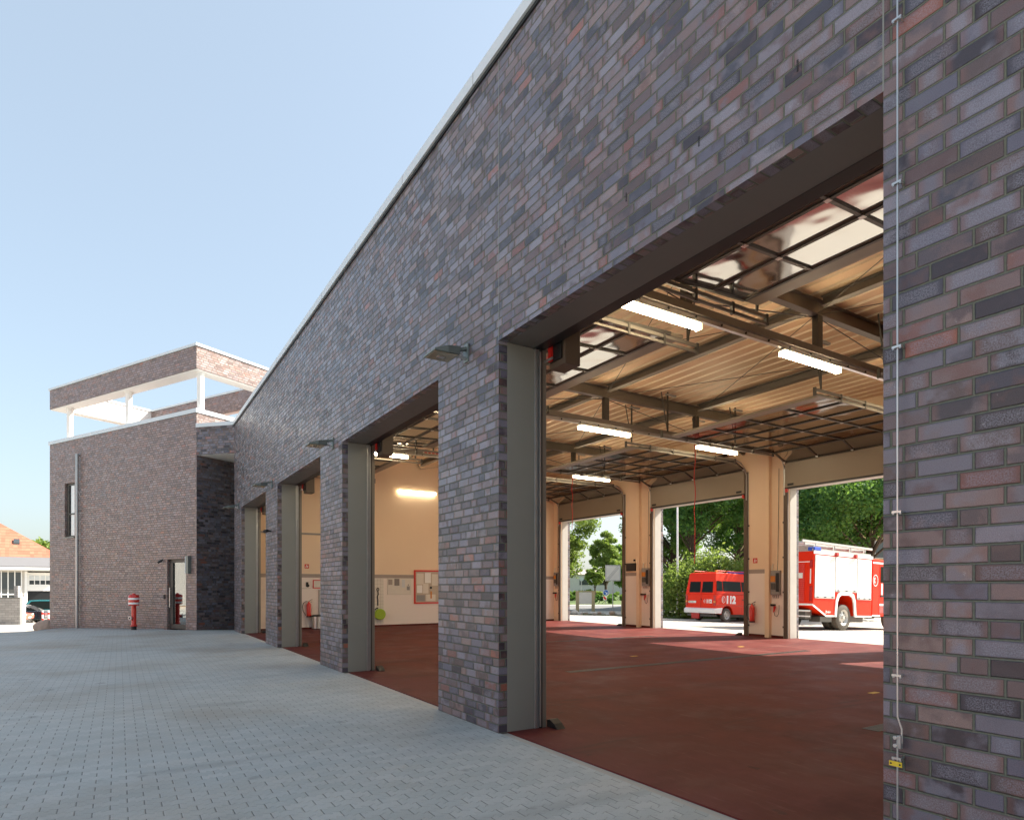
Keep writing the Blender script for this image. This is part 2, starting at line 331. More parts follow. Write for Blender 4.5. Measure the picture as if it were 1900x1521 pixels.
# ------------------------------------------------------------------ mesh helper
class MB:
    def __init__(s): s.v = []; s.f = []; s.mi = []; s.mats = []
    def _m(s, mat):
        if mat not in s.mats: s.mats.append(mat)
        return s.mats.index(mat)
    def add(s, vs, fs, mat):
        b = len(s.v); k = s._m(mat); s.v += [tuple(q) for q in vs]
        for f in fs: s.f.append([b+i for i in f]); s.mi.append(k)
        return s
    def box(s, x0, x1, y0, y1, z0, z1, mat):
        return s.add([(x, y, z) for x in (x0, x1) for y in (y0, y1) for z in (z0, z1)],
                     [(0, 1, 3, 2), (4, 6, 7, 5), (0, 4, 5, 1), (2, 3, 7, 6), (0, 2, 6, 4), (1, 5, 7, 3)], mat)
    def hexa(s, pts, mat):   # 4 bottom, 4 top
        return s.add(pts, [(0, 3, 2, 1), (4, 5, 6, 7), (0, 1, 5, 4), (1, 2, 6, 5), (2, 3, 7, 6), (3, 0, 4, 7)], mat)
    def beam(s, p0, p1, wd, ht, mat, up=(0, 0, 1)):
        p0 = Vector(p0); p1 = Vector(p1); d = (p1-p0).normalized(); u = Vector(up)
        if abs(d.dot(u)) > .99: u = Vector((1, 0, 0))
        a = d.cross(u).normalized()*wd/2; b = a.cross(d).normalized()*ht/2
        return s.hexa([p0-a-b, p0+a-b, p1+a-b, p1-a-b, p0-a+b, p0+a+b, p1+a+b, p1-a+b], mat)
    def tube(s, p0, p1, r, mat, n=10, r1=None, caps=True):
        p0 = Vector(p0); p1 = Vector(p1); d = (p1-p0).normalized(); r1 = r if r1 is None else r1
        a = d.orthogonal().normalized(); b = d.cross(a)
        vs = [q+(a*math.cos(t)+b*math.sin(t))*rr for q, rr in ((p0, r), (p1, r1)) for t in [2*math.pi*i/n for i in range(n)]]
        fs = [(i, (i+1) % n, n+(i+1) % n, n+i) for i in range(n)]
        if caps: fs += [tuple(range(n))[::-1], tuple(range(n, 2*n))]
        return s.add(vs, fs, mat)
    def path(s, pts, r, mat, n=8):
        pts = [Vector(p) for p in pts]; rings = []; a = None
        for i, p in enumerate(pts):
            d = (pts[min(i+1, len(pts)-1)]-pts[max(i-1, 0)]).normalized()
            a = d.orthogonal().normalized() if a is None else (a-d*a.dot(d)).normalized()
            b = d.cross(a); rr = r[i] if isinstance(r, (list, tuple)) else r
            rings += [p+(a*math.cos(t)+b*math.sin(t))*rr for t in [2*math.pi*k/n for k in range(n)]]
        fs = [(i*n+k, i*n+(k+1) % n, (i+1)*n+(k+1) % n, (i+1)*n+k) for i in range(len(pts)-1) for k in range(n)]
        fs += [tuple(range(n))[::-1], tuple(range((len(pts)-1)*n, len(pts)*n))]
        return s.add(rings, fs, mat)
    def lathe(s, prof, c, mat, axis='Z', n=20, caps=True):
        c = Vector(c); vs = []
        for r, h in prof:
            for k in range(n):
                t = 2*math.pi*k/n; q = (r*math.cos(t), r*math.sin(t), h)
                if axis == 'Y': q = (q[0], q[2], q[1])
                elif axis == 'X': q = (q[2], q[0], q[1])
                vs.append(c+Vector(q))
        fs = [(i*n+k, i*n+(k+1) % n, (i+1)*n+(k+1) % n, (i+1)*n+k) for i in range(len(prof)-1) for k in range(n)]
        if caps: fs += [tuple(range(n))[::-1], tuple(range((len(prof)-1)*n, len(prof)*n))]
        return s.add(vs, fs, mat)
    def prism(s, poly, f0, f1, mat):   # poly 2D; f0/f1 map (a,b)->3D
        n = len(poly); vs = [f0(*q) for q in poly]+[f1(*q) for q in poly]
        return s.add(vs, [tuple(range(n))[::-1], tuple(range(n, 2*n))]+[(i, (i+1) % n, n+(i+1) % n, n+i) for i in range(n)], mat)
    def build(s, name, parent=None, smooth=False, bevel=0, recalc=True, xf=None):
        me = bpy.data.meshes.new(name); v = s.v if xf is None else [xf(*q) for q in s.v]
        me.from_pydata(v, [], s.f); me.polygons.foreach_set('material_index', s.mi)
        for k in s.mats: me.materials.append(M[k])
        if recalc:
            bm = bmesh.new(); bm.from_mesh(me); bmesh.ops.recalc_face_normals(bm, faces=bm.faces); bm.to_mesh(me); bm.free()
        me.update(); set_uv(me)
        if smooth:
            me.polygons.foreach_set('use_smooth', [True]*len(me.polygons))
            try: me.set_sharp_from_angle(angle=R(38))
            except Exception: pass
        o = bpy.data.objects.new(name, me); COL.objects.link(o)
        if parent: o.parent = parent
        if bevel:
            b = o.modifiers.new('bevel', 'BEVEL'); b.width = bevel; b.segments = 2; b.limit_method = 'ANGLE'; b.angle_limit = R(35)
        return o

def set_uv(me):
    uvl = me.uv_layers.new(name='UVMap'); V = me.vertices
    for p in me.polygons:
        n = p.normal
        for li in p.loop_indices:
            q = V[me.loops[li].vertex_index].co
            if abs(n.z) < .7:
                L = math.hypot(n.x, n.y) or 1; uvl.data[li].uv = ((-n.y*q.x+n.x*q.y)/L, q.z)
            else: uvl.data[li].uv = (q.x, q.y)

def tag(o, label=None, cat=None, group=None, kind=None):
    if label: o['label'] = label
    if cat: o['category'] = cat
    if group: o['group'] = group
    if kind: o['kind'] = kind
    return o
def thing(name, label, cat, loc=(0, 0, 0), rot=(0, 0, 0), group=None):
    o = bpy.data.objects.new(name, None); COL.objects.link(o); o.location = loc; o.rotation_euler = rot; o.empty_display_size = .2
    return tag(o, label, cat, group)
def copy_tree(o, parent=None):
    c = o.copy(); COL.objects.link(c); c.parent = parent
    for ch in [q for q in bpy.data.objects if q.parent == o]: copy_tree(ch, c)
    return c
def text_mesh(name, body, size, mat, parent, mtx, bold=.0, sx=1.0, extrude=.002):
    cu = bpy.data.curves.new(name, 'FONT'); cu.body = body; cu.size = size; cu.extrude = extrude; cu.offset = bold
    cu.align_x = 'LEFT'; cu.align_y = 'BOTTOM_BASELINE'
    ob = bpy.data.objects.new(name, cu); COL.objects.link(ob)
    dg = bpy.context.evaluated_depsgraph_get(); dg.update()
    me = bpy.data.meshes.new_from_object(ob.evaluated_get(dg)); bpy.data.objects.remove(ob)
    me.transform(Matrix.Scale(sx, 4, (1, 0, 0))); me.transform(mtx)
    me.materials.clear(); me.materials.append(M[mat]); me.name = name
    o = bpy.data.objects.new(name, me); COL.objects.link(o); o.parent = parent
    return o

# ------------------------------------------------------------------ terrain
def smooth(a, b, x):
    t = min(1, max(0, (x-a)/(b-a))); return t*t*(3-2*t)
def gz(x, y):
    D = .5285*x+.8489*y
    l = -.055*max(0, min(D, 30)-21.5)-.03*max(0, min(D, 60)-30)-.12*max(0, min(-2-x, 2))*smooth(18, 25, D)
    l *= 1-smooth(3.4, 6.5, x)
    r = -.033*max(0, min(x, 27)-17.3)
    return l+r
def grid_sheet(name, xs, ys, mat, dz=0, fn=None):
    vs = [(x, y, (fn or gz)(x, y)+dz) for x in xs for y in ys]; n = len(ys)
    fs = [(i*n+j, (i+1)*n+j, (i+1)*n+j+1, i*n+j+1) for i in range(len(xs)-1) for j in range(n-1)]
    mb = MB(); mb.add(vs, fs, mat); return mb.build(name, smooth=True, recalc=False)
def fr(a, b, st): 
    n = max(1, int(round((b-a)/st))); return [a+(b-a)*i/n for i in range(n+1)]
XS = [-600, -200, -80, -40]+fr(-24, 34, 1.0)+[50, 80, 150, 300, 900]
YS = [-300, -100, -40]+fr(-12, 60, 1.0)+[70, 90, 140, 300, 900]
tag(grid_sheet('ground', XS, YS, 'concrete', -.012), kind='structure')
# paved forecourt in front of the gates
YP = lambda x: 32.2-.27*(x+2.4)
px_ = fr(-24, 3.30, .9); vs = []; n = 46
for x in px_:
    y1 = YP(x) if x < -2.4 else 23.96+(2.242-x)*1.8763-.02 if x < 2.242 else 24.6
    for j in range(n+1):
        y = -8+(y1+8)*j/n; vs.append((x, y, gz(x, y)))
mb = MB(); mb.add(vs, [(i*(n+1)+j, (i+1)*(n+1)+j, (i+1)*(n+1)+j+1, i*(n+1)+j+1) for i in range(len(px_)-1) for j in range(n)], 'paver')
tag(mb.build('forecourt_paving', smooth=True, recalc=False), kind='structure')
# hall floor
XF = 3.283
mb = MB(); mb.box(3.40, 16.54, -4.2, 22.6, -.3, .002, 'epoxy'); fl = mb.build('floor'); tag(fl, kind='structure')

# ------------------------------------------------------------------ fire station hall
hall = thing('fire_station_hall', 'long dark clinker brick fire station hall with a row of open gates', 'building', (XF, 10, 0))
hall.location = (0, 0, 0)
OP = [(1.718, 5.53), (6.96, 10.84), (12.24, 16.12), (17.56, 21.48)]      # front gate openings
YE = 22.9; ZL = 4.0; ZT = 6.9
mb = MB(); e = [-6.0]
for a, b in OP: e += [a, b]
e.append(YE)
for i in range(0, len(e), 2): mb.box(XF, XF+.10, e[i], e[i+1], -.3, ZL, 'brick')
mb.box(XF, XF+.10, -6, YE, ZL, ZT, 'brick')
mb.box(XF+.10, 16.5, YE-.1, YE, -.3, ZT, 'brick')
mb.build('brick_facade', hall)
mb = MB()      # vertical movement joints and weep vents
for y in (1.718, 5.53, 6.96, 10.84, 12.24, 16.12, 17.56, 21.48):
    mb.box(XF-.0015, XF+.01, y-.004, y+.004, ZL+.002, ZT, 'jamb')
mb.build('expansion_joint', hall)
mb = MB()
for y, z in ((2.193, 4.43), (2.914, 4.43), (3.625, 4.43), (4.4, 4.43), (7.6, 4.43), (8.6, 4.43), (9.6, 4.43), (.9, 4.43), (-.2, 4.43)):
    for k in range(7): mb.box(XF-.003, XF+.01, y-.006, y+.006, z+k*.010, z+k*.010+.005, 'black')
mb.build('weep_vent', hall)
mb = MB()
mb.box(XF-.045, XF+.40, -6, YE+.05, ZT, ZT+.13, 'coping'); mb.box(XF-.02, XF, -6, YE, ZT-.035, ZT, 'black')
mb.box(16.3, 16.72, -6, YE+.05, ZT, ZT+.13, 'coping'); mb.box(XF+.4, 16.3, YE-.35, YE+.05, ZT, ZT+.13, 'coping')
mb.build('roof_coping', hall)
# seams of the coping
mb = MB()
for y in fr(-6, 22, 2.0)[1:]: mb.box(XF-.047, XF+.40, y-.004, y+.004, ZT-.002, ZT+.132, 'grey')
mb.build('coping_seam', hall)
# inner shell
mb = MB()
for i in range(0, len(e), 2): mb.box(XF+.12, 3.76, e[i]+.03, e[i+1]-.03, -.3, ZL+.03, 'white')
mb.box(XF+.12, 3.76, -6, YE-.12, ZL+.03, 6.6, 'white')
mb.box(3.76, 16.2, 22.55, 22.78, -.3, 6.6, 'white')
mb.box(3.76, 16.2, -4.4, -4.2, -.3, 6.6, 'white')
mb.build('inner_wall', hall)
# far wall
FO = [(-3.1, .78), (2.15, 5.9), (7.28, 11.11), (12.58, 16.47), (18.06, 22.02)]
FZ = 4.28; XI, XO = 16.2, 16.56
g_ = [-4.4]
for a, b in FO: g_ += [a, b]
g_.append(22.78)
mb = MB(); mc = MB()
for i in range(0, len(g_), 2):
    mb.box(XI, XO, g_[i], g_[i+1], -.3, FZ, 'white')
    mc.box(XO+.002, XO+.115, g_[i], g_[i+1], -.4, FZ, 'brick')
mb.box(XI, XO, -4.4, 22.78, FZ, 6.6, 'white'); mb.build('far_inner_wall', hall)
mc.box(XO+.002, XO+.115, -4.4, YE, FZ, ZT, 'brick'); mc.build('far_brick_wall', hall)
# pilasters, stripes and skirting on the far wall piers
mb = MB(); ms = MB(); mk = MB()
for y0, y1 in ((.78, 2.15), (5.9, 7.28), (11.11, 12.58), (16.47, 18.06)):
    ym = y0+.42*(y1-y0)
    mb.box(XI-.13, XI+.001, ym-.07, ym+.07, 0, 6.0, 'white')
    ms.box(XI-.004, XI+.001, ym+.07, y1-.1, 1.88, 2.0, 'stripe')
    mk.box(XI-.012, XI+.001, y0+.11, ym-.07, .0, .07, 'epoxy'); mk.box(XI-.012, XI+.001, ym+.07, y1-.11, .0, .07, 'epoxy')
mb.build('steel_column', hall)
mw = MB()
for y0, y1 in ((.78, 2.15), (5.9, 7.28), (11.11, 12.58), (16.47, 18.06)):
    ym = y0+.42*(y1-y0)
    mw.box(XI-.003, XI+.001, y0+.002, ym-.071, .0, 1.879, 'lowwhite'); mw.box(XI-.003, XI+.001, ym+.071, y1-.002, .0, 1.879, 'lowwhite')
mw.box(3.77, 16.2, 22.547, 22.551, 0, 1.799, 'lowwhite'); mw.build('lower_wall_paint', hall)
ms.box(3.77, 16.2, 22.545, 22.551, 1.80, 1.93, 'stripe'); ms.build('wall_stripe', hall)
mk.box(3.77, 16.2, 22.538, 22.551, 0, .06, 'epoxy'); mk.build('skirting', hall)
# roof slab + trapezoidal deck (ribs run along the hall)
mb = MB(); mb.box(XF+.12, XO-.002, -6, YE-.12, 6.62, 6.80, 'grey'); mb.build('roof', hall)
mb = MB(); pts = []; x = 3.76
while x < 16.2:
    pts += [(x, 6.28), (x+.235, 6.28), (x+.24, 6.37), (x+.275, 6.37)]; x += .33
for (a, za), (b, zb) in zip(pts, pts[1:]):
    mb.add([(a, -4.2, za), (b, -4.2, zb), (b, 22.55, zb), (a, 22.55, za)], [(0, 3, 2, 1)], 'deck' if za == zb else 'deckweb')
mb.build('roof_deck', hall, recalc=False)

def ibeam(mb, a, b, wd, ht, mat):   # a,b centre line at underside
    a = Vector(a); b = Vector(b); t = .014
    for dz, w_, h_ in ((t/2, wd, t), (ht/2, .012, ht-2*t), (ht-t/2, wd, t)):
        mb.beam(a+Vector((0, 0, dz)), b+Vector((0, 0, dz)), w_, h_, mat)
for k, Y in enumerate((.95, 6.22, 11.6, 16.9)):
    mb = MB(); ibeam(mb, (3.77, Y, 5.98), (16.19, Y, 5.98), .13, .25, 'steel'); raf = mb.build('rafter', hall)
    mb = MB(); mb.box(3.9, 16.05, Y-.05, Y+.05, 5.34, 5.45, 'steel'); mb.build('bottom_chord', hall)
    mb = MB()
    for x in (6.75, 9.85, 12.95): mb.box(x-.07, x+.07, Y-.05, Y+.05, 5.45, 5.98, 'darksteel')
    mb.build('truss_post', hall)
    mb = MB()
    for a, b in (((3.9, 5.95), (6.7, 5.47)), ((9.9, 5.95), (12.9, 5.5)), ((9.8, 5.95), (6.8, 5.5)), ((15.9, 5.95), (13, 5.47))):
        mb.tube((a[0], Y, a[1]), (b[0], Y, b[1]), .009, 'darksteel', 6)
    mb.build('tie_rod', hall, smooth=True)
    mb = MB(); mb.box(3.9, 15.9, Y-.03, Y+.03, 5.262, 5.318, 'alu')
    for i in range(22): mb.tube((4.2+i*.54, Y-.032, 5.29), (4.2+i*.54, Y-.05, 5.29), .018, 'black', 6)
    mb.build('cable_conduit', hall)
for x in (6.75, 9.85, 12.95):
    mb = MB()
    ys = [-4.2, .95, 6.22, 11.6, 16.9, 22.55]
    for a, b in zip(ys, ys[1:]): ibeam(mb, (x, a+.1, 6.10), (x, b-.1, 6.10), .14, .16, 'steel')
    mb.build('purlin', hall)
# wind bracing rods under the deck
mb = MB()
for a, b in ((6.22, 11.6), (11.6, 16.9), (.95, 6.22), (16.9, 22.5)):
    for x0, x1 in ((6.75, 9.85), (9.85, 12.95)):
        mb.tube((x0, a, 6.02), (x1, b, 6.02), .007, 'darksteel', 5); mb.tube((x1, a, 6.0), (x0, b, 6.0), .007, 'darksteel', 5)
mb.build('wind_brace', hall)

# gates: lining, frame, and the opened sectional door under the roof
def door_parts(a, b, xw, sgn, ztop, rows, end_rail, front):
    """a,b opening in y; xw inner wall face; sgn +1 runs to +x"""
    d = bpy.data.objects.new('sectional_door', None); COL.objects.link(d); d.parent = hall
    ya, yb = a-.04, b+.04; zz = lambda x: 5.24+.04*abs(x-rows[0])*(1 if front else -.2)
    m1 = MB(); m2 = MB()
    xs = rows
    for i, x in enumerate(xs):
        m1.beam((x, ya, zz(x)), (x, yb, zz(x)), .05 if 0 < i else .035, .045, 'darksteel', (1, 0, 0))
        if i: m1.beam((x-sgn*.04, ya, zz(x)), (x-sgn*.04, yb, zz(x)), .018, .05, 'steel', (1, 0, 0))
    for k in range(5):
        y = ya+(yb-ya)*k/4
        m1.beam((xs[0], y, zz(xs[0])), (xs[-1], y, zz(xs[-1])), .045, .045, 'darksteel')
        if 0 < k < 4:
            for x in xs[1:-1]: m1.box(x-.032, x+.032, y-.03, y+.03, zz(x)-.032, zz(x)-.02, 'alu')
    x0, x1 = xs[0], xs[-1]
    m2.add([(x0, ya, zz(x0)), (x1, ya, zz(x1)), (x1, yb, zz(x1)), (x0, yb, zz(x0))], [(0, 1, 2, 3)], 'pane')
    m1.build('door_frame', d); m2.build('glazing', d, recalc=False)
    m3 = MB(); m3.beam((x1, (ya+yb)/2, zz(x1)), (x1+sgn*end_rail, (ya+yb)/2, zz(x1+sgn*end_rail)), yb-ya, .05, 'panel'); m3.build('end_panel', d)
    m4 = MB()       # curved part between the wall and the horizontal run
    if not front:
        m4.box(xw-.10, xw-.05, ya, yb, FZ-.01, 5.02, 'panel')
        m4.beam((xw-.075, ya, FZ+.0), (xw-.075, yb, FZ+.0), .06, .05, 'black'); m4.build('bottom_panel', d)
        m5 = MB(); c0 = (xw-.075, 5.02); c1 = (x0, zz(x0))
        for z_, x_ in ((c0[1], c0[0]), (c1[1], c1[0])): m5.beam((x_, ya, z_), (x_, yb, z_), .05, .05, 'darksteel')
        for k in range(5):
            y = ya+(yb-ya)*k/4; m5.beam((c0[0], y, c0[1]), (c1[0], y, c1[1]), .045, .04, 'darksteel')
            m5.tube((c0[0]-.03, y, c0[1]), (c0[0]-.07, y, c0[1]), .03, 'alu', 8)
        m5.build('door_frame', d)
        m6 = MB(); m6.add([(c0[0], ya, c0[1]), (c0[0], yb, c0[1]), (c1[0], yb, c1[1]), (c1[0], ya, c1[1])], [(0, 1, 2, 3)], 'pane'); m6.build('glazing', d, recalc=False)
    # tracks
    for y, so_ in ((ya-.05, -1), (yb+.05, 1)):
        m = MB(); xe = x1+sgn*(end_rail+.25)
        m.box(min(x0, xe), max(x0, xe), y-.015, y+.015, 5.24, 5.29, 'steel'); m.box(min(x0, xe), max(x0, xe), y-.015, y+.015, 5.15, 5.185, 'steel')
        m.path([(xw+sgn*.05, y, ZL+.1), (xw+sgn*.05, y, 4.85), (xw+sgn*.14, y, 5.05), (xw+sgn*.32, y, 5.2), (x0, y, 5.27)], .022, 'zinc', 6)
        for i in range(6):
            xx = x0+(xe-x0)*i/5; m.box(xx-.02, xx+.02, y-.025, y+.025, 5.14, 5.30, 'darksteel')
        m.build('door_track', d)
        m = MB()
        for xx in (x0+sgn*1.6, xe-sgn*.2):
            m.box(xx-.02, xx+.02, y-.01, y+.01, 5.3, 6.28, 'darksteel'); m.beam((xx, y, 5.3), (xx+sgn*.22, y, 6.26), .03, .006, 'darksteel')
            m.box(xx-.05, xx+.27, y-.03, y+.03, 6.20, 6.24, 'zinc')
        m.build('track_hanger', d)
    # torsion shaft above the opening
    m = MB(); m.tube((xw+sgn*.22, a-.2, 5.55), (xw+sgn*.22, b+.2, 5.55), .02, 'darksteel', 8)
    for y in (a+.5, b-.9): m.tube((xw+sgn*.22, y, 5.55), (xw+sgn*.22, y+.5, 5.55), .045, 'black', 10)
    for y in (a-.12, b+.08): m.tube((xw+sgn*.22, y, 5.55), (xw+sgn*.22, y+.05, 5.55), .10, 'darksteel', 14)
    m.build('torsion_shaft', d)
    return d

for i, (a, b) in enumerate(OP):
    m = MB()
    m.box(XF+.102, 3.76, b, b+.028, 0, ZL, 'jamb'); m.box(XF+.102, 3.76, a-.028, a, 0, ZL, 'jamb')
    m.box(3.72, 3.775, b-.012, b-.001, 0, ZL, 'zinc')
    m.build('jamb_lining', hall, bevel=.003)
    m = MB(); m.box(XF+.102, 3.70, a, b, ZL, ZL+.028, 'soffit'); m.build('lintel_lining', hall)
    m = MB(); m.box(3.702, 3.83, a, b, ZL-.002, ZL+.10, 'black'); m.box(3.777, 3.80, b-.035, b+.05, 0, ZL-.006, 'black'); m.box(3.777, 3.80, a-.05, a+.035, 0, ZL-.006, 'black')
    m.box(3.80, 3.86, b-.018, b+.06, 0, 4.9, 'steel'); m.box(3.80, 3.86, a-.06, a+.018, 0, 4.9, 'steel')
    m.box(3.762, 3.779, b-.042, b-.036, .02, ZL-.03, 'zinc')
    m.build('door_seal', hall)
    door_parts(a, b, 3.80, 1, 5.24, [4.12, 4.72, 5.32, 5.91, 6.52, 7.16], .28, True)
    # drive box with red chain cover, beside the track
    m = MB(); m.box(3.90, 4.10, b-.30, b-.02, 3.80, 4.42, 'box'); m.box(3.87, 3.90, b-.26, b-.06, 3.86, 4.2, 'black')
    dr = m.build('door_drive', hall, bevel=.008)
    m = MB(); m.box(3.845, 3.868, b-.13, b-.075, 3.86, 4.12, 'redplastic'); m.tube((3.84, b-.02, 3.88), (3.84, b-.16, 3.88), .014, 'alu', 8); m.build('release_lever', dr)
for i, (a, b) in enumerate(FO):
    m = MB()
    for y0, y1 in ((a, a+.012), (b-.012, b)): m.box(XI+.06, XO+.001, y0, y1, 0, FZ, 'jambw')
    m.box(XI+.06, XO+.001, a+.012, b-.012, FZ-.012, FZ, 'jambw'); m.build('jamb_lining', hall)
    m = MB()
    for s_, y in ((-1, a), (1, b)):
        y0, y1 = sorted((y-s_*.01, y+s_*.12)); m.box(XI-.05, XI-.001, y0, y1, 0, 4.95, 'box')
        y0, y1 = sorted((y+s_*.125, y+s_*.14)); m.box(XI-.03, XI-.001, y0, y1, 0, 4.95, 'zinc')
        for z in (.3, 1.3, 2.3, 3.3): m.box(XI-.035, XI-.001, y+s_*.15-.012, y+s_*.15+.012, z, z+.05, 'black')
        m.box(XI-.11, XI-.05, y-.03, y+.03, FZ-.11, FZ-.01, 'redplastic'); m.box(XI-.12, XI-.06, y-s_*.14-.09, y-s_*.14+.09, FZ+.06, FZ+.12, 'black')
    m.build('door_frame', hall)
    door_parts(a, b, XI, -1, 5.24, [15.62, 14.70, 13.95, 13.2, 12.42, 11.8], .25, False)
# flush drive motor on the end piers seen between the gates
# ------------------------------------------------------------------ ceiling tube lights
def tube_light(x, Y, z, first=None):
    lb = {(6.22, 5.45): 'lit tube light nearest the front gate, on the nearest roof truss', (6.22, 8.9): 'lit tube light under the middle of the nearest roof truss',
          (6.22, 12.9): 'lit tube light towards the far wall on the nearest roof truss',
          (11.6, 5.45): 'lit tube light nearest the front gates on the second roof truss', (11.6, 9.05): 'lit tube light under the middle of the second roof truss', (11.6, 13.0): 'lit tube light towards the far doors on the second roof truss',
          (16.9, 5.45): 'lit tube light near the front gates on the third roof truss', (16.9, 9.05): 'lit tube light under the middle of the third roof truss', (16.9, 12.95): 'lit tube light towards the far doors on the third roof truss'}.get((Y, x), 'lit tube light under a roof truss outside the photo')
    if first is None:
        t = thing('tube_light', lb, 'ceiling light', (x, Y, z), group='tube lights under the roof')
        m = MB(); m.box(0, 1.56, -.035, .035, .051, .09, 'grey'); m.build('housing', t, bevel=.01)
        m = MB(); L = 1.5
        pf = [(.0, 0), (.04, .0), (.052, .02), (.052, .05)]
        for k in range(8):
            pass
        m.prism([(-.05, .05), (-.05, -.01), (-.03, -.03), (.03, -.03), (.05, -.01), (.05, .05)], lambda a_, b_: (.03, a_, b_), lambda a_, b_: (1.53, a_, b_), 'tube')
        m.build('diffuser', t)
        m = MB()
        for q in (0, 1.53): m.box(q, q+.03, -.053, .053, -.034, .052, 'lens')
        m.build('end_cap', t)
        return t
    c = copy_tree(first); c.location = (x, Y, z); c['label'] = lb; return c
tl = None
for Y, xs in ((6.22, (5.45, 8.9, 12.9)), (11.6, (5.45, 9.05, 13.0)), (16.9, (5.45, 9.05, 12.95))):
    for x in xs:
        q = tube_light(x, Y, 5.17, tl); tl = tl or q
# tube light on the end wall
q = copy_tree(tl); q.location = (8.93, 22.47, 5.08); q['label'] = 'lit tube light mounted high on the beige end wall'
for c_ in [c_ for c_ in bpy.data.objects if c_.parent == q and c_.name.startswith('diffuser')]: c_.data = c_.data.copy(); c_.data.materials[0] = M['tubedim']
q = q; q['group'] = 'tube lights under the roof'

# ------------------------------------------------------------------ building B (two storey block with roof frame)
FW = Vector((-.47034, .88249, 0)); PW = Vector((.88244, .47043, 0)); CB = Vector((2.242, 23.96, 0))
def LB(s, t, z): q = CB+FW*s+PW*t; return (q.x, q.y, z)
blk = thing('brick_office_block', 'two storey brown brick block with white framed open roof storey and glass door', 'building')
SL = 10.03
m = MB()
dS, dE, wS, wE = .60, 1.69, 8.02, 8.80
m.box(0, dS, 0, .3, -1.2, 7.42, 'bricklit'); m.box(dS, dE, 0, .3, 2.45, 7.42, 'bricklit'); m.box(dE, wS, 0, .3, -1.2, 7.42, 'bricklit')
m.box(wS, wE, 0, .3, -1.2, 3.50, 'bricklit'); m.box(wS, wE, 0, .3, 5.70, 7.42, 'bricklit'); m.box(wE, SL, 0, .3, -1.2, 7.42, 'bricklit')
m.box(.002, SL, .45, 9, -1.2, 7.0, 'bricklit'); m.box(0, .3, .3, 9, -1.2, 7.42, 'bricklit'); m.box(SL-.3, SL, .3, 9, -1.2, 7.42, 'bricklit')
m.build('brick_wall', blk, xf=LB)
m = MB(); m.box(-.04, SL+.04, -.04, .36, 7.42, 7.56, 'coping'); m.box(-.04, .36, .36, 9, 7.42, 7.56, 'coping'); m.box(SL-.36, SL+.04, .36, 9, 7.42, 7.56, 'coping'); m.build('parapet_coping', blk, xf=LB)
m = MB(); m.box(-.006, -.001, .001, 9, -1.2, 5.95, 'brick'); m.build('recess_shade_skin', blk, xf=LB)  # thin skin of the darker brick, recess shade put into the colour
RD = 4.42
m = MB(); z0, z1 = 8.92, 9.70
m.box(0, SL, 0, .12, z0, z1, 'bricklit'); m.box(0, .12, .12, RD, z0, z1, 'bricklit'); m.box(SL-.12, SL, .12, RD, z0, z1, 'bricklit')
m.box(.12, SL-.12, RD-.42, RD-.30, z0, z1, 'bricklit')
m.build('roof_frame', blk, xf=LB)
m = MB()
m.box(.122, SL-.122, .122, .5, z0+.03, z1, 'render'); m.box(.122, .5, .5, RD, z0+.03, z1, 'render'); m.box(SL-.5, SL-.122, .5, RD, z0+.03, z1, 'render'); m.box(.5, SL-.5, RD-.29, RD, z0+.03, z1, 'render')
m.box(.02, SL-.02, .02, .52, z0-.03, z0-.002, 'render'); m.box(.02, .52, .52, RD, z0-.03, z0-.002, 'render'); m.box(SL-.52, SL-.02, .52, RD, z0-.03, z0-.002, 'render')
m.build('soffit', blk, xf=LB)
m = MB(); m.box(-.04, SL+.04, -.04, .54, z1, z1+.09, 'coping'); m.box(-.04, .54, .54, RD, z1, z1+.09, 'coping'); m.box(SL-.54, SL+.04, .54, RD, z1, z1+.09, 'coping'); m.box(.54, SL-.54, RD-.45, RD, z1, z1+.09, 'coping'); m.build('frame_coping', blk, xf=LB)
for s_, t_ in ((.22, .30), (4.62, .28), (8.98, .28), (.25, RD-.2), (SL-.25, RD-.2)):
    m = MB(); m.tube(LB(s_, t_, 7.5), LB(s_, t_, z0-.02), .115, 'render', 20); m.tube(LB(s_, t_, z0-.1), LB(s_, t_, z0-.031), .15, 'render', 20); m.build('column', blk, smooth=True)
# door
d = bpy.data.objects.new('door', None); COL.objects.link(d); d.parent = blk
m = MB(); m.box(dS, dE, .10, .16, 0, .16, 'darksteel'); m.box(dS, dE, .10, .16, 2.33, 2.45, 'darksteel'); m.box(dS, dS+.05, .10, .16, .16, 2.33, 'darksteel'); m.box(dE-.2, dE, .08, .16, .16, 2.33, 'darksteel'); m.build('door_frame', d, xf=LB)
m = MB(); m.box(dS+.05, dE-.2, .122, .13, .16, 2.33, 'glassdoor'); m.build('door_glass', d, xf=LB)
m = MB(); m.tube(LB(dE-.1, .03, .75), LB(dE-.1, .03, 1.45), .016, 'alu', 8)
for z in (.85, 1.35): m.tube(LB(dE-.1, .03, z), LB(dE-.1, .08, z), .01, 'alu', 6)
m.build('handle', d)
m = MB(); m.box(dS+.002, dE-.002, .44, .449, .0, 2.448, 'ochre'); m.box(dS+.3, dE-.6, .3, .42, 0, .95, 'box'); m.build('door_reflection', d, xf=LB)  # ochre panel and brown box stand in for the reflection in the glass
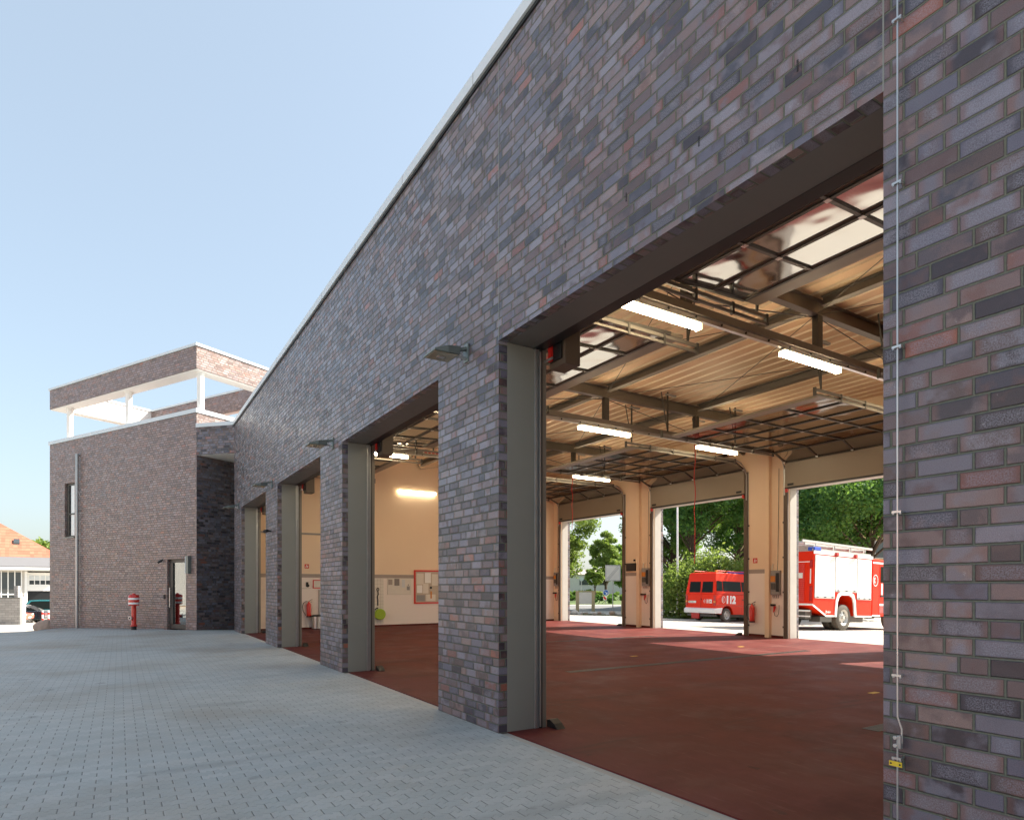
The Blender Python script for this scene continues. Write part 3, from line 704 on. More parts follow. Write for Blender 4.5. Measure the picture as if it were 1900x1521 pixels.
# window
wd = bpy.data.objects.new('window', None); COL.objects.link(wd); wd.parent = blk
m = MB(); m.box(wS, wE, .09, .15, 3.5, 3.56, 'darksteel'); m.box(wS, wE, .09, .15, 5.62, 5.70, 'darksteel'); m.box(wS, wS+.05, .09, .15, 3.56, 5.62, 'darksteel'); m.box(wE-.16, wE, .09, .15, 3.56, 5.62, 'darksteel'); m.box(wS+.05, wE-.16, .09, .14, 4.42, 4.48, 'darksteel'); m.build('window_frame', wd, xf=LB)
m = MB(); m.box(wS+.05, wE-.16, .128, .135, 3.56, 5.62, 'winglass'); m.build('window_pane', wd, xf=LB)
m = MB(); m.box(wS+.05, wS+.50, .112, .12, 3.57, 5.61, 'whitep'); m.build('pane_reflection', wd, xf=LB)  # white sheet before the pane, a painted bright reflection
m = MB(); m.box(wS-.03, wE+.03, -.05, .089, 3.45, 3.498, 'jamb'); m.build('window_sill', wd, xf=LB)
# link between block and hall: brick band, soffit and dark passage
lk = MB()
A = Vector((2.242, 23.96)); B_ = Vector((XF, YE)); dd = (B_-A).normalized(); nn = Vector((-dd.y, dd.x)) if True else None
if nn.x < 0: nn = -nn
def LKf(s, t, z): q = A+dd*s+nn*t; return (q.x, q.y, z)
Ln = (B_-A).length
lk.box(.0, Ln, .004, .22, 5.96, 6.9, 'brick'); lk.build('link_brick_band', hall, xf=LKf)
lk = MB(); lk.box(0, Ln, -.045, .4, 6.9, 7.03, 'coping'); lk.build('link_coping', hall, xf=LKf)
lk = MB(); lk.add([(2.25, 23.96, 5.958), (XF, YE, 5.958), (6, YE, 5.958), (6, 25.96, 5.958)], [(0, 1, 2, 3)], 'render'); lk.add([(2.3, 23.96, 6.85), (XF, YE+.05, 6.85), (8, YE, 6.85), (8, 27, 6.85)], [(0, 1, 2, 3)], 'grey'); lk.build('link_soffit', hall, recalc=False)
lk = MB(); lk.hexa([(3.58, 24.66, -.1), (4.1, YE, -.1), (4.2, YE, -.1), (3.68, 24.71, -.1), (3.58, 24.66, 5.95), (4.1, YE, 5.95), (4.2, YE, 5.95), (3.68, 24.71, 5.95)], 'darksteel'); lk.build('passage_door', hall)
# downpipe, wall lamp, cameras
tb = thing('downpipe', 'tall galvanised downpipe on the brown brick block, ending below the parapet', 'drain pipe')
m = MB(); p_ = LB(7.62, -.10, 0)
m.tube((p_[0], p_[1], -.35), (p_[0], p_[1], 6.78), .055, 'zinc', 14)
for z in (.9, 2.6, 4.5, 6.3): m.tube((p_[0], p_[1], z), (p_[0], p_[1], z+.05), .064, 'zinc', 14)
m.tube((p_[0], p_[1], 6.72), LB(7.62, .02, 6.78), .05, 'zinc', 12); m.build('pipe', tb, smooth=True)
m = MB()
for z in (.92, 4.52): m.tube(LB(7.62, -.1, z), LB(7.72, .0, z), .012, 'alu', 6)
m.build('bracket', tb)
wl = thing('wall_lamp', 'tall grey rectangular wall lamp beside the glass entrance door', 'wall lamp')
m = MB(); m.box(.30, .44, -.12, 0, 1.93, 2.54, 'flood'); m.build('housing', wl, xf=LB, bevel=.004)
m = MB(); m.box(.442, .475, -.115, -.005, 1.95, 2.52, 'curtain'); m.build('diffuser', wl, xf=LB)
cc = thing('security_camera', 'small black security camera above and left of the glass entrance door', 'camera', group='security cameras')
m = MB(); m.tube(LB(1.95, -.05, 2.41), LB(2.02, -.14, 2.33), .04, 'black', 12); m.build('camera_body', cc, smooth=True)
m = MB(); m.tube(LB(1.95, 0, 2.45), LB(1.98, -.08, 2.38), .02, 'black', 8); m.build('bracket', cc)
ib = MB(); ib.box(1.80, 1.88, -.03, 0, 1.05, 1.2, 'black'); tag(ib.build('doorbell_panel', xf=LB), 'small black intercom panel on the brick left of the entrance door', 'intercom')
cc = thing('security_camera', 'small black security camera on the brick pillar between the two farthest gates', 'camera', group='security cameras')
m = MB(); m.tube((3.19, 16.84, 2.90), (3.10, 16.74, 2.87), .04, 'black', 12); m.build('camera_body', cc, smooth=True)
m = MB(); m.tube((XF, 16.9, 2.9), (3.14, 16.86, 2.9), .018, 'black', 8); m.build('bracket', cc)

# ------------------------------------------------------------------ floodlights on the pillars
FLB = ['grey floodlight on the brick pillar nearest the viewer', 'grey floodlight on the second brick pillar', 'grey floodlight on the third brick pillar', 'grey floodlight at the far corner of the hall beside the brown block']
fl0 = None
for i, Y in enumerate((6.22, 11.39, 16.74, 21.98)):
    if fl0 is None:
        fl0 = thing('floodlight', FLB[0], 'floodlight', (XF, Y, 4.08), group='floodlights on the gate pillars')
        m = MB()
        tp = lambda x, hw, z0, z1: [(x, -hw, z0), (x, hw, z0), (x, hw, z1), (x, -hw, z1)]
        r0, r1, r2 = tp(-.13, .10, -.06, .03), tp(-.30, .15, -.085, -.01), tp(-.46, .15, -.085, -.065)
        m.add(r0+r1+r2, [(0, 1, 2, 3), (8, 11, 10, 9)]+[(a+j, a+4+j, a+4+(j+1) % 4, a+(j+1) % 4) for a in (0, 4) for j in range(4)], 'flood'); m.build('lamp_head', fl0, bevel=.004)
        m = MB(); m.box(-.445, -.18, -.125, .125, -.092, -.0865, 'floodlens'); m.box(-.36, -.28, -.03, .03, -.10, -.092, 'alu'); m.build('lamp_glass', fl0)
        m = MB(); m.box(-.02, 0, -.05, .05, -.10, .10, 'flood'); m.beam((-.02, 0, .05), (-.18, 0, .0), .06, .035, 'flood'); m.tube((-.1, -.05, -.04), (-.1, .05, -.04), .02, 'alu', 10); m.beam((-.02, 0, -.06), (-.12, 0, -.04), .03, .03, 'alu'); m.build('bracket', fl0, bevel=.003)
    else:
        c = copy_tree(fl0); c.location = (XF, Y, 4.08); c['label'] = FLB[i]

# ------------------------------------------------------------------ lightning conductor
lc = thing('lightning_conductor', 'thin bare metal conductor rod clipped down the right hand brick wall', 'conductor rod')
m = MB(); yl = 1.632; xl = XF-.035
m.path([(xl, yl, 6.95), (xl, yl, 4), (xl, yl, .90), (xl-.0, yl, .86), (xl+.004, yl-.018, .80), (xl+.004, yl-.018, .73)], .0045, 'alu', 8); m.path([(xl, yl, .76), (xl, yl, .3), (xl, yl, -.1)], .0045, 'alu', 8); m.build('rod', lc, smooth=True)
for z in (6.0, 5.1, 4.282, 3.479, 2.674, 1.864, 1.062, .655):
    m = MB(); m.tube((XF, yl-.01, z), (xl-.008, yl-.01, z), .005, 'alu', 8)
    m.box(xl-.012, xl+.006, yl-.022, yl+.022, z-.005, z+.005, 'alu'); m.tube((xl-.006, yl+.016, z-.012), (xl-.006, yl+.016, z+.006), .006, 'zinc', 8); m.tube((xl-.006, yl-.016, z-.012), (xl-.006, yl-.016, z+.006), .006, 'zinc', 8)
    m.build('clip', lc, smooth=True)
m = MB(); m.box(xl-.012, xl+.012, yl-.02, yl-.002, .705, .77, 'zinc')
for z in (.718, .757): m.tube((xl-.02, yl+.004, z), (xl+.01, yl+.004, z), .010, 'alu', 8)
m.build('test_clamp', lc, bevel=.002)
m = MB(); m.box(xl-.02, xl-.016, yl-.03, yl+.03, .618, .642, 'yellow'); ytg = m.build('number_tag', lc)
m = MB()
for y in (yl-.021, yl+.021): m.tube((xl-.022, y, .63), (xl-.0195, y, .63), .0045, 'black', 8)
m.build('rivet', ytg)

# door stops (black rubber ramps) at the gate corners
def door_stop(x, y, lb, s_=1):
    m = MB(); m.prism([(0, 0), (0, .075), (.05, .085), (.13, .05), (.19, 0)], lambda a_, b_: (-.05, -a_*s_, b_), lambda a_, b_: (.06, -a_*s_, b_), 'black')
    o = m.build('door_stop', bevel=.004); o.location = (x, y, .003); return tag(o, lb, 'door stop', 'rubber door stops at the gate corners')
for (a, b), lb in zip(OP, ('black rubber door stop at the foot of the nearest gate jamb', 'black rubber door stop at the foot of the second gate jamb', 'black rubber door stop at the foot of the third gate jamb', 'black rubber door stop at the foot of the farthest front gate jamb')):
    door_stop(3.93, b-.0, lb)
door_stop(XI-.13, 12.62, 'black rubber door stop on the left foot of the far pier with the fire extinguisher', -1); door_stop(XI-.13, 18.05, 'black rubber door stop on the left foot of the far pier with the black screen', -1)

# floor drains
def drain(x0, x1, y, lb):
    t = thing('floor_drain', lb, 'floor drain', (x0, y, .002), group='channel drains across the red floor')
    m = MB(); L = x1-x0; m.box(0, L, -.085, .085, -.02, .0015, 'black'); m.build('channel', t)
    m = MB(); m.box(0, L, -.088, -.078, .0, .004, 'darksteel'); m.box(0, L, .078, .088, .0, .004, 'darksteel')
    n = int(L/.045)
    for i in range(n): m.box(i*L/n, i*L/n+.012, -.078, .078, .0017, .0035, 'darksteel')
    m.box(0, L, -.004, .004, .0018, .0037, 'darksteel'); m.build('grate', t)
drain(6.64, 13.64, 8.83, 'long slotted drain channel in the red floor behind the second pillar')
drain(6.64, 13.64, 13.87, 'slotted drain channel farther back in the red floor')
drain(6.64, 13.64, 3.61, 'dark floor drain grate cut off by the right brick wall')
for (x, y), lb in zip(((9.355, 10.09), (9.0, 4.84), (13.06, 10.26)), ('yellow floor dash beyond the long drain channel', 'yellow floor mark nearest the right brick wall', 'yellow floor dash by the far doors')):
    m = MB(); m.box(x-.09, x+.09, y-.04, y+.04, .0035, .006, 'yline'); tag(m.build('floor_marking'), lb, 'floor marking', 'yellow floor marks')

# ------------------------------------------------------------------ wall fittings
def extinguisher(x, y, z, lb, ax):
    t = thing('fire_extinguisher', lb, 'fire extinguisher', (x, y, z), group='fire extinguishers')
    m = MB(); m.lathe([(.001, 0), (.075, .0), (.08, .03), (.08, .42), (.06, .48), (.025, .51), (.02, .55), (.001, .56)], (0, 0, 0), 'red', n=18); m.build('cylinder', t, smooth=True)
    m = MB(); m.lathe([(.001, .0), (.083, .0), (.083, .045)], (0, 0, -.002), 'black', n=18); m.build('foot_ring', t, smooth=True)
    m = MB(); u = Vector(ax)
    m.path([Vector((0, 0, .53)), u*.10+Vector((0, 0, .55)), u*.19+Vector((0, 0, .48)), u*.22+Vector((0, 0, .36)), u*.19+Vector((0, 0, .2)), u*.10+Vector((0, 0, .06))], .012, 'black', 8); m.build('hose', t, smooth=True)
    m = MB(); m.beam(Vector((0, 0, .56)), -u*.12+Vector((0, 0, .62)), .025, .012, 'black'); m.beam(Vector((0, 0, .54)), -u*.11+Vector((0, 0, .53)), .025, .012, 'black'); m.build('handle', t)
    m = MB(); nrm = Vector((u.y, -u.x, 0)) if abs(u.y) > .5 else Vector((0, -1, 0))
    return t
extinguisher(16.08, 12.24, .42, 'red fire extinguisher hung low on the white far pier beside the red van', (0, 1, 0))
extinguisher(5.62, 22.44, .42, 'red fire extinguisher on the end wall above the steel bin', (-1, 0, 0))
def fire_sign(f, lb):
    t = thing('fire_sign', lb, 'sign', group='fire extinguisher signs')
    m = MB(); m.box(0, .15, 0, .006, 0, .15, 'red'); m.build('plate', t, xf=f)
    m = MB(); m.hexa([(.03, .006, .025), (.055, .006, .025), (.055, .008, .025), (.03, .008, .025), (.06, .006, .12), (.085, .006, .12), (.085, .008, .12), (.06, .008, .12)], 'whitep'); m.hexa([(.085, .006, .03), (.11, .006, .03), (.11, .008, .03), (.085, .008, .03), (.10, .006, .10), (.125, .006, .10), (.125, .008, .10), (.10, .008, .10)], 'whitep'); m.build('symbol', t, xf=f)
fire_sign(lambda a, b, c: (XI-b, 12.29-a, 2.19+c), 'small red fire extinguisher sign on the far pier above its extinguisher')
fire_sign(lambda a, b, c: (5.5+a, 22.55-b, 2.12+c), 'small red fire extinguisher sign high on the end wall')
t = thing('wall_screen', 'black flat screen on the far pier between the left far gates', 'screen')
m = MB(); m.box(16.13, 16.185, 17.33, 17.83, 2.06, 2.35, 'black'); m.build('display', t, bevel=.004); m = MB(); m.box(16.185, 16.2, 17.5, 17.66, 2.1, 2.3, 'grey'); m.build('mount', t)
m = MB(); m.box(16.15, 16.2, 17.39, 17.45, 2.42, 2.49, 'black'); tag(m.build('wall_sensor'), 'tiny black sensor box above the black screen', 'sensor')
def control(y0, y1, z0, z1, lbs):
    t = thing('door_control_box', lbs[0], 'control box', group='door control boxes on the far piers')
    m = MB(); m.box(16.12, 16.2, y0, y1, z0, z1, 'grey'); m.build('enclosure', t, bevel=.005)
    m = MB(); h = z1-z0; w_ = y1-y0
    m.box(16.105, 16.12, y0+.06*w_, y0+.38*w_, z0+.12*h, z0+.9*h, 'black'); m.box(16.10, 16.12, y0+.45*w_, y0+.92*w_, z0+.22*h, z0+.48*h, 'darksteel'); m.build('switch_panel', t)
    m = MB(); m.box(16.10, 16.12, y0+.45*w_, y0+.95*w_, z0+.53*h, z0+.78*h, 'orange'); m.build('yellow_cover', t)
    m = MB(); m.path([(16.13, y0+.85*w_, z1), (16.15, y0+.84*w_, z1+.12), (16.17, y0+.82*w_, z1+.2)], .02, 'paper', 8); m.build('pull_switch', t)
    m = MB()
    for k in range(4): m.path([(16.17, y0+w_*(.2+.2*k), z0), (16.16, y0+w_*(.22+.2*k), z0-.05), (16.17, y0+w_*(.25+.18*k), z0-.1)], .006, 'black', 6)
    m.path([(16.17, y0+.1, z1), (16.18, y0+.08, 3.2), (16.18, y0+.06, 4.9)], .006, 'black', 6)
    m.build('cable', t)
    t = thing('red_air_plug', lbs[1], 'plug connector', group='red plugs hanging on the far piers')
    ym = (y0+y1)/2+.05
    m = MB(); m.box(16.14, 16.2, ym-.02, ym+.22, z0-.33, z0-.27, 'black'); m.build('socket_strip', t)
    m = MB(); m.tube((16.12, ym-.05, z0-.34), (16.13, ym+.0, z0-.5), .035, 'redplastic', 12, .02); m.build('plug', t, smooth=True)
    m = MB(); m.path([(16.15, ym, z0-.5), (16.14, ym-.03, z0-.6), (16.14, ym-.1, z0-.63), (16.14, ym-.15, z0-.56), (16.15, ym-.16, z0-.40), (16.17, ym-.15, z0-.3)], .008, 'black', 6); m.build('cable', t, smooth=True)
control(11.34, 11.64, 1.25, 1.95, ('grey door control box with orange cover on the far pier beside the fire truck', 'red plug on a cable below the control box nearest the fire truck'))
control(16.62, 16.98, 1.5, 2.15, ('grey door control box on the far pier right of the black screen', 'red plug on a cable below the control box right of the black screen'))
control(22.15, 22.45, 1.5, 2.1, ('grey door control box at the leftmost corner of the far wall', 'red plug on a cable at the leftmost corner of the far wall'))
# red air hoses hanging from the roof
for x, y, zb, lb in ((12.93, 11.62, 2.1, 'red air hose hanging from the roof in front of the red van'), (12.9, 16.9, 3.4, 'red air hose hanging from the roof before the leftmost far gate')):
    m = MB(); m.path([(x+.015*math.sin(i*1.3), y+.012*math.cos(i*1.7), 5.25-(5.25-zb)*i/14) for i in range(15)], .012, 'redplastic', 6); tag(m.build('air_hose', smooth=True), lb, 'air hose', 'red air hoses hanging from the roof')

# end wall items
t = thing('notice_board', 'red framed notice board with papers on the end wall', 'notice board')
m = MB(); x0, x1, z0, z1 = 9.6, 11.4, .82, 2.12
m.box(x0, x1, 22.51, 22.55, z0, z0+.06, 'red'); m.box(x0, x1, 22.51, 22.55, z1-.06, z1, 'red'); m.box(x0, x0+.06, 22.51, 22.55, z0+.06, z1-.06, 'red'); m.box(x1-.06, x1, 22.51, 22.55, z0+.06, z1-.06, 'red'); m.build('frame', t)
m = MB(); m.box(x0+.06, x1-.06, 22.53, 22.548, z0+.06, z1-.06, 'board'); m.build('backing', t)
m = MB()
for (a, b, c, d_, mt) in ((.1, .4, .75, 1.18, 'paper'), (.45, .7, .8, 1.2, 'whitep'), (.12, .34, .42, .72, 'whitep'), (.37, .6, .4, .78, 'paper'), (.1, .45, .1, .34, 'grey'), (.5, .9, .1, .36, 'paper'), (.75, 1.0, .7, 1.15, 'paper'), (1.1, 1.6, .3, 1.1, 'whitep')):
    m.box(x0+a, x0+b, 22.52, 22.5295, z0+c, z0+d_, mt)
m.box(x0+.68, x0+.74, 22.515, 22.5195, z0+.2, z0+.48, 'orange'); m.lathe([(.001, 0), (.05, 0), (.05, -.01), (.001, -.01)], (x0+.7, 22.519, z0+.62), 'black', 'Y', 12); m.build('papers', t)
t = thing('white_board', 'pale wall map board left of the red notice board', 'board')
m = MB(); m.box(8.53, 9.50, 22.52, 22.55, 1.18, 1.80, 'paper'); m.build('panel', t, bevel=.01)
m = MB(); m.box(8.8, 9.0, 22.513, 22.519, 1.52, 1.78, 'print'); m.box(9.1, 9.22, 22.513, 22.519, 1.45, 1.75, 'curtain'); m.box(8.56, 8.72, 22.513, 22.519, 1.55, 1.75, 'stripe'); m.box(9.3, 9.42, 22.513, 22.519, 1.35, 1.5, 'grey'); m.tube((9.36, 22.51, 1.55), (9.36, 22.519, 1.55), .02, 'black', 10); m.build('sheets', t)
t = thing('tiled_splash_panel', 'pale square tiled wall panel behind the hose reel', 'tile panel')
m = MB(); m.box(7.9, 8.38, 22.537, 22.55, .1, 1.79, 'paper')
for z in fr(.2, 1.7, .125): m.box(7.9, 8.38, 22.5355, 22.54, z, z+.005, 'stripe')
for x in fr(7.9, 8.38, .12)[1:-1]: m.box(x, x+.005, 22.5355, 22.54, .1, 1.79, 'stripe')
m.build('tiles', t)
t = thing('hanging_tool', 'black hook shaped tool hanging on the tiled panel', 'tool')
m = MB(); m.path([(8.15+.045*math.cos(a), 22.51, 1.38+.05*math.sin(a)) for a in [k*math.pi/5-.5*math.pi for k in range(11)]], .014, 'black', 6); m.path([(8.15, 22.51, 1.33), (8.17, 22.51, 1.2), (8.13, 22.51, 1.1), (8.15, 22.51, 1.0), (8.15, 22.51, .78)], .018, 'black', 6); m.build('hook', t, smooth=True)
t = thing('hose_reel', 'round lime green hose reel on the end wall under the tiles', 'hose reel')
m = MB(); m.lathe([(.03, 0), (.19, 0), (.205, -.02), (.205, -.16), (.19, -.18), (.03, -.18)], (8.2, 22.53, .46), 'lime', 'Y', 24); m.build('drum', t, smooth=True)
m = MB(); m.path([(8.02, 22.44, .62), (8.05, 22.42, .68), (8.12, 22.40, .69)], .02, 'black', 8); m.lathe([(.001, 0), (.05, 0), (.05, -.02), (.001, -.02)], (8.2, 22.35, .46), 'lime', 'Y', 16); m.build('arm', t, smooth=True)
t = thing('steel_bin', 'round brushed steel waste bin with black lid against the end wall', 'waste bin', (5.86, 22.33, .003))
m = MB(); m.lathe([(.001, 0), (.165, 0), (.165, .42), (.001, .42)], (0, 0, .02), 'alu', n=24); m.build('body', t, smooth=True)
m = MB(); m.lathe([(.001, .0), (.172, .0), (.172, .03), (.14, .055), (.001, .06)], (0, 0, .44), 'black', n=24); m.lathe([(.001, .0), (.172, .0), (.172, .022)], (0, 0, 0), 'black', n=24); m.build('lid', t, smooth=True)
t = thing('framed_notice', 'small red framed notice on the end wall seen through the third gate', 'notice')
m = MB(); m.box(5.78, 6.5, 22.52, 22.55, 1.42, 1.72, 'red'); m.build('frame', t); m = MB(); m.box(5.81, 6.47, 22.515, 22.5199, 1.45, 1.69, 'paper'); m.build('sheet', t)
t = thing('wall_sockets', 'column of small black sockets on the end wall', 'sockets')
m = MB()
for z in (1.36, 1.20, 1.02, .92, .25): m.box(5.22, 5.3, 22.50, 22.55, z-.035, z+.035, 'black')
m.build('socket', t, bevel=.006)
t = thing('key_hook', 'black key hook on a shelf board on the end wall', 'hook')
m = MB(); m.box(5.2, 5.72, 22.53, 22.55, 1.415, 1.425, 'grey'); m.lathe([(.001, 0), (.06, 0), (.06, -.03), (.001, -.03)], (5.6, 22.55, 1.52), 'black', 'Y', 12); m.box(5.54, 5.62, 22.50, 22.53, 1.52, 1.64, 'black'); m.build('bracket', t)
t = thing('inner_door', 'pale blue grey door in the end wall behind the steel bin', 'door')
m = MB(); m.box(6.0, 6.95, 22.52, 22.55, 0, 1.36, 'curtain'); m.build('leaf', t); m = MB(); m.box(5.98, 6.0, 22.50, 22.55, 0, 1.38, 'grey'); m.build('edge', t)
m = MB(); m.box(3.8, 8.0, 22.5, 22.55, 3.30, 3.36, 'grey'); tag(m.build('cable_tray'), 'grey cable tray running along the end wall', 'cable tray')
t = thing('hanging_fold_sign', 'small orange lettered strip sign under the third roof truss', 'sign')
m = MB(); m.box(7.45, 8.0, 16.82, 16.835, 5.32, 5.44, 'board'); m.build('plate', t)
m = MB()
for k in range(4): m.box(7.49+k*.12, 7.57+k*.12, 16.812, 16.819, 5.345, 5.41, 'redplastic')
m.build('lettering', t)

# ------------------------------------------------------------------ hydrant, boulder, gravel
hy = thing('pillar_hydrant', 'red pillar hydrant with white banded head before the brown block', 'hydrant', (.44, 25.9, gz(.44, 25.9)+.0))
hy.scale = (1, 1, 1)
m = MB(); m.lathe([(.001, 0), (.085, 0), (.085, .16), (.001, .16)], (0, 0, -.02), 'black', n=20); m.build('foot', hy, smooth=True)
m = MB(); m.lathe([(.001, .13), (.11, .13), (.11, .16), (.09, .17), (.078, .2), (.078, .9), (.001, .9)], (0, 0, 0), 'red', n=20); m.build('barrel', hy, smooth=True)
m = MB(); m.lathe([(.001, .86), (.165, .86), (.17, .9), (.17, 1.20), (.15, 1.23), (.06, 1.25), (.05, 1.28), (.001, 1.29)], (0, 0, 0), 'red', n=24); hd = m.build('head', hy, smooth=True)
m = MB()
for z in (.90, 1.06): m.lathe([(.171, z), (.1725, z+.005), (.1725, z+.062), (.171, z+.067)], (0, 0, 0), 'whitep', n=24)
m.build('white_band', hd, smooth=True)
m = MB(); dv = Vector((-.75, -.66, 0)).normalized()
m.tube((0, 0, .42), dv*.14+Vector((0, 0, .42)), .055, 'red', 14); m.tube(dv*.13+Vector((0, 0, .42)), dv*.17+Vector((0, 0, .42)), .075, 'rim', 16); m.tube(dv*.168+Vector((0, 0, .42)), dv*.18+Vector((0, 0, .42)), .025, 'black', 10); m.build('outlet', hy, smooth=True)

def rock(name, loc, r, seed, mat='stone', sq=.7):
    rr = random.Random(seed); bm = bmesh.new(); bmesh.ops.create_icosphere(bm, subdivisions=3, radius=1)
    ph = [(Vector((rr.uniform(-1, 1), rr.uniform(-1, 1), rr.uniform(-1, 1))).normalized(), rr.uniform(.5, .9)) for _ in range(9)]
    for v in bm.verts:
        for n_, d_ in ph:
            k = v.co.dot(n_)
            if k > d_: v.co -= n_*(k-d_)*.85
        v.co.x *= r[0]; v.co.y *= r[1]; v.co.z *= r[2]
    me = bpy.data.meshes.new(name); bm.to_mesh(me); bm.free(); me.materials.append(M[mat]); set_uv(me)
    o = bpy.data.objects.new(name, me); COL.objects.link(o); o.location = loc; return o
tag(rock('boulder', (-2.66, 33.4, gz(-2.66, 33.4)+.10), (.47, .40, .38), 3), 'large brown boulder at the left corner of the brown block', 'boulder')
m = MB(); rr = random.Random(5)
for k in range(1500):
    s_ = rr.uniform(1.8, SL+.1); t_ = -rr.uniform(.0, .42); q = LB(s_, t_, 0); z = gz(q[0], q[1])
    r_ = rr.uniform(.018, .05); a = rr.uniform(0, 6.28)
    c = Vector((q[0], q[1], z+r_*.3)); pts = [c+Vector((math.cos(a+j*1.57)*r_, math.sin(a+j*1.57)*r_, -r_*.3)) for j in range(4)]+[c+Vector((0, 0, r_*.55))]
    m.add(pts, [(0, 1, 4), (1, 2, 4), (2, 3, 4), (3, 0, 4)], 'gravel')
tag(m.build('gravel_strip', recalc=False), 'strip of loose grey gravel along the foot of the brown block', 'gravel', kind='stuff')

# ------------------------------------------------------------------ vegetation
def leaves(name, clumps, n, size, mat, parent, seed, flat=.0):
    rg = np.random.default_rng(seed); cl = np.array(clumps, float)
    wts = cl[:, 3]**2; wts /= wts.sum(); idx = rg.choice(len(cl), n, p=wts); c = cl[idx]
    d = rg.normal(size=(n, 3)); d /= np.linalg.norm(d, axis=1)[:, None]
    rad = c[:, 3]*(rg.random(n)**.45)*(1+.12*rg.normal(size=n)); P = c[:, :3]+d*rad[:, None]*np.array([1, 1, .75])
    a = rg.normal(size=(n, 3)); a /= np.linalg.norm(a, axis=1)[:, None]; b = np.cross(a, rg.normal(size=(n, 3))); b /= np.linalg.norm(b, axis=1)[:, None]
    s = size*(.6+.8*rg.random(n))[:, None]
    V = np.stack([P-a*s, P+b*s*.55, P+a*s, P-b*s*.55], 1).reshape(-1, 3)
    me = bpy.data.meshes.new(name); me.vertices.add(4*n); me.vertices.foreach_set('co', V.ravel()); me.loops.add(4*n); me.loops.foreach_set('vertex_index', np.arange(4*n, dtype=np.int32))
    me.polygons.add(n); me.polygons.foreach_set('loop_start', np.arange(0, 4*n, 4, dtype=np.int32)); me.polygons.foreach_set('loop_total', np.full(n, 4, np.int32))
    me.update(calc_edges=True); me.materials.append(M[mat])
    o = bpy.data.objects.new(name, me); COL.objects.link(o); o.parent = parent; return o
M['leafd'] = leafmat('dark maple leaves', (.030, .125, .042), (.125, .27, .050), .45)
M['leafm'] = leafmat('mid green leaves', (.07, .17, .035), (.20, .33, .06), .45)
M['leafl'] = leafmat('light green leaves', (.12, .20, .04), (.27, .34, .08), .45)
def tree(name, x, y, h, cr, trunk_r, mat, lb, cat='tree', n=9000, size=.16, base=None, seed=1, lean=0, trunk_h=None, group=None, nclump=26, squash=1.0):
    z0 = gz(x, y); t = thing(name, lb, cat, (x, y, z0), group=group); rr = random.Random(seed)
    th = trunk_h or h*.35; cz = th+(h-th)*.5; rz = (h-th)*.5
    cl = []
    for k in range(nclump):
        while True:
            p = Vector((rr.uniform(-1, 1), rr.uniform(-1, 1), rr.uniform(-1, 1)))
            if p.length < 1: break
        tp = 1-.35*max(0, p.z)
        cl.append((p.x*cr*.8*tp, p.y*cr*.8*tp, cz+p.z*rz*.85, rr.uniform(.22, .42)*cr*squash))
    leaves('crown', cl, n, size, mat, t, seed)
    m = MB(); top = Vector((lean, 0, cz+rz*.3))
    tr = [Vector((0, 0, -.3)), Vector((lean*.2+.03, .02, th*.5)), Vector((lean*.5, 0, th)), Vector((lean*.8, .05, cz)), top]
    m.path(tr, [trunk_r*1.25, trunk_r, trunk_r*.85, trunk_r*.55, trunk_r*.2], 'bark', 10)
    for k in range(0, nclump, 2):
        c = Vector(cl[k][:3]); z = min(max(th*.9, c.z-rz*.7), cz+rz*.2); b0 = Vector((lean*z/(cz+rz), 0, z)); mid = b0.lerp(c, .5)+Vector((0, 0, .1*rz*.3))
        m.path([b0, mid, c], [trunk_r*.4, trunk_r*.22, trunk_r*.07], 'bark', 6)
    m.build('trunk', t, smooth=True); return t
def W(px, D):        # bearing of a landmark seen from the forecourt (surveyed), D metres out
    r = (px-950)/1171.; return ((.8489*r+.5285)*D, (-.5285*r+.8489)*D)
# trees seen through the far gates
x, y = W(1613, 36); tree('maple_tree', x, y, 11, 5.6, .21, 'leafd', 'big dark green tree standing behind the fire truck', n=60000, size=.095, seed=3, trunk_h=3.6, nclump=70, squash=.62)
x, y = W(1520, 41); tree('maple_tree', x, y, 11, 4.6, .2, 'leafd', 'dark tree left of the big tree behind the fire truck', n=40000, size=.10, seed=13, trunk_h=5.6, nclump=60, squash=.6)
x, y = W(1286, 43); tree('maple_tree', x, y, 12, 4.6, .19, 'leafd', 'dark green tree with a red brown trunk rising behind the red van', n=46000, size=.10, seed=5, trunk_h=4.3, nclump=70, squash=.62)
x, y = W(1249, 47); tree('maple_tree', x, y, 11, 4.2, .26, 'leafm', 'mid green tree left of the white pole with a pale forked trunk', n=26000, size=.11, seed=6, trunk_h=3.2, nclump=54, squash=.62)
x, y = W(1370, 51); tree('maple_tree', x, y, 12, 4.8, .2, 'leafd', 'dark green tree over the front of the red van', n=40000, size=.10, seed=16, trunk_h=4.2, nclump=60, squash=.62)
x, y = W(1036, 50); tree('birch_tree', x, y, 13, 3.5, .16, 'leafl', 'loose light green tree at the left edge of the leftmost far gate', n=17000, size=.12, seed=7, trunk_h=1.7, nclump=60, squash=.7)
x, y = W(1124, 84); tree('maple_tree', x, y, 9.4, 2.7, .2, 'leafl', 'cone shaped green tree behind the blue arrow sign', n=22000, size=.13, seed=8, trunk_h=1.9, nclump=70, squash=.6)
x, y = W(1104, 74); tree('young_tree', x, y, 4.4, 1.35, .1, 'leafl', 'small light green tree before the pale building', n=6500, size=.12, seed=9, trunk_h=1.7, nclump=34, squash=.7)
x, y = W(1158, 92); tree('maple_tree', x, y, 8.6, 3.2, .2, 'leafm', 'green tree behind the square traffic sign', n=16000, size=.15, seed=10, trunk_h=1.2, nclump=60, squash=.65)
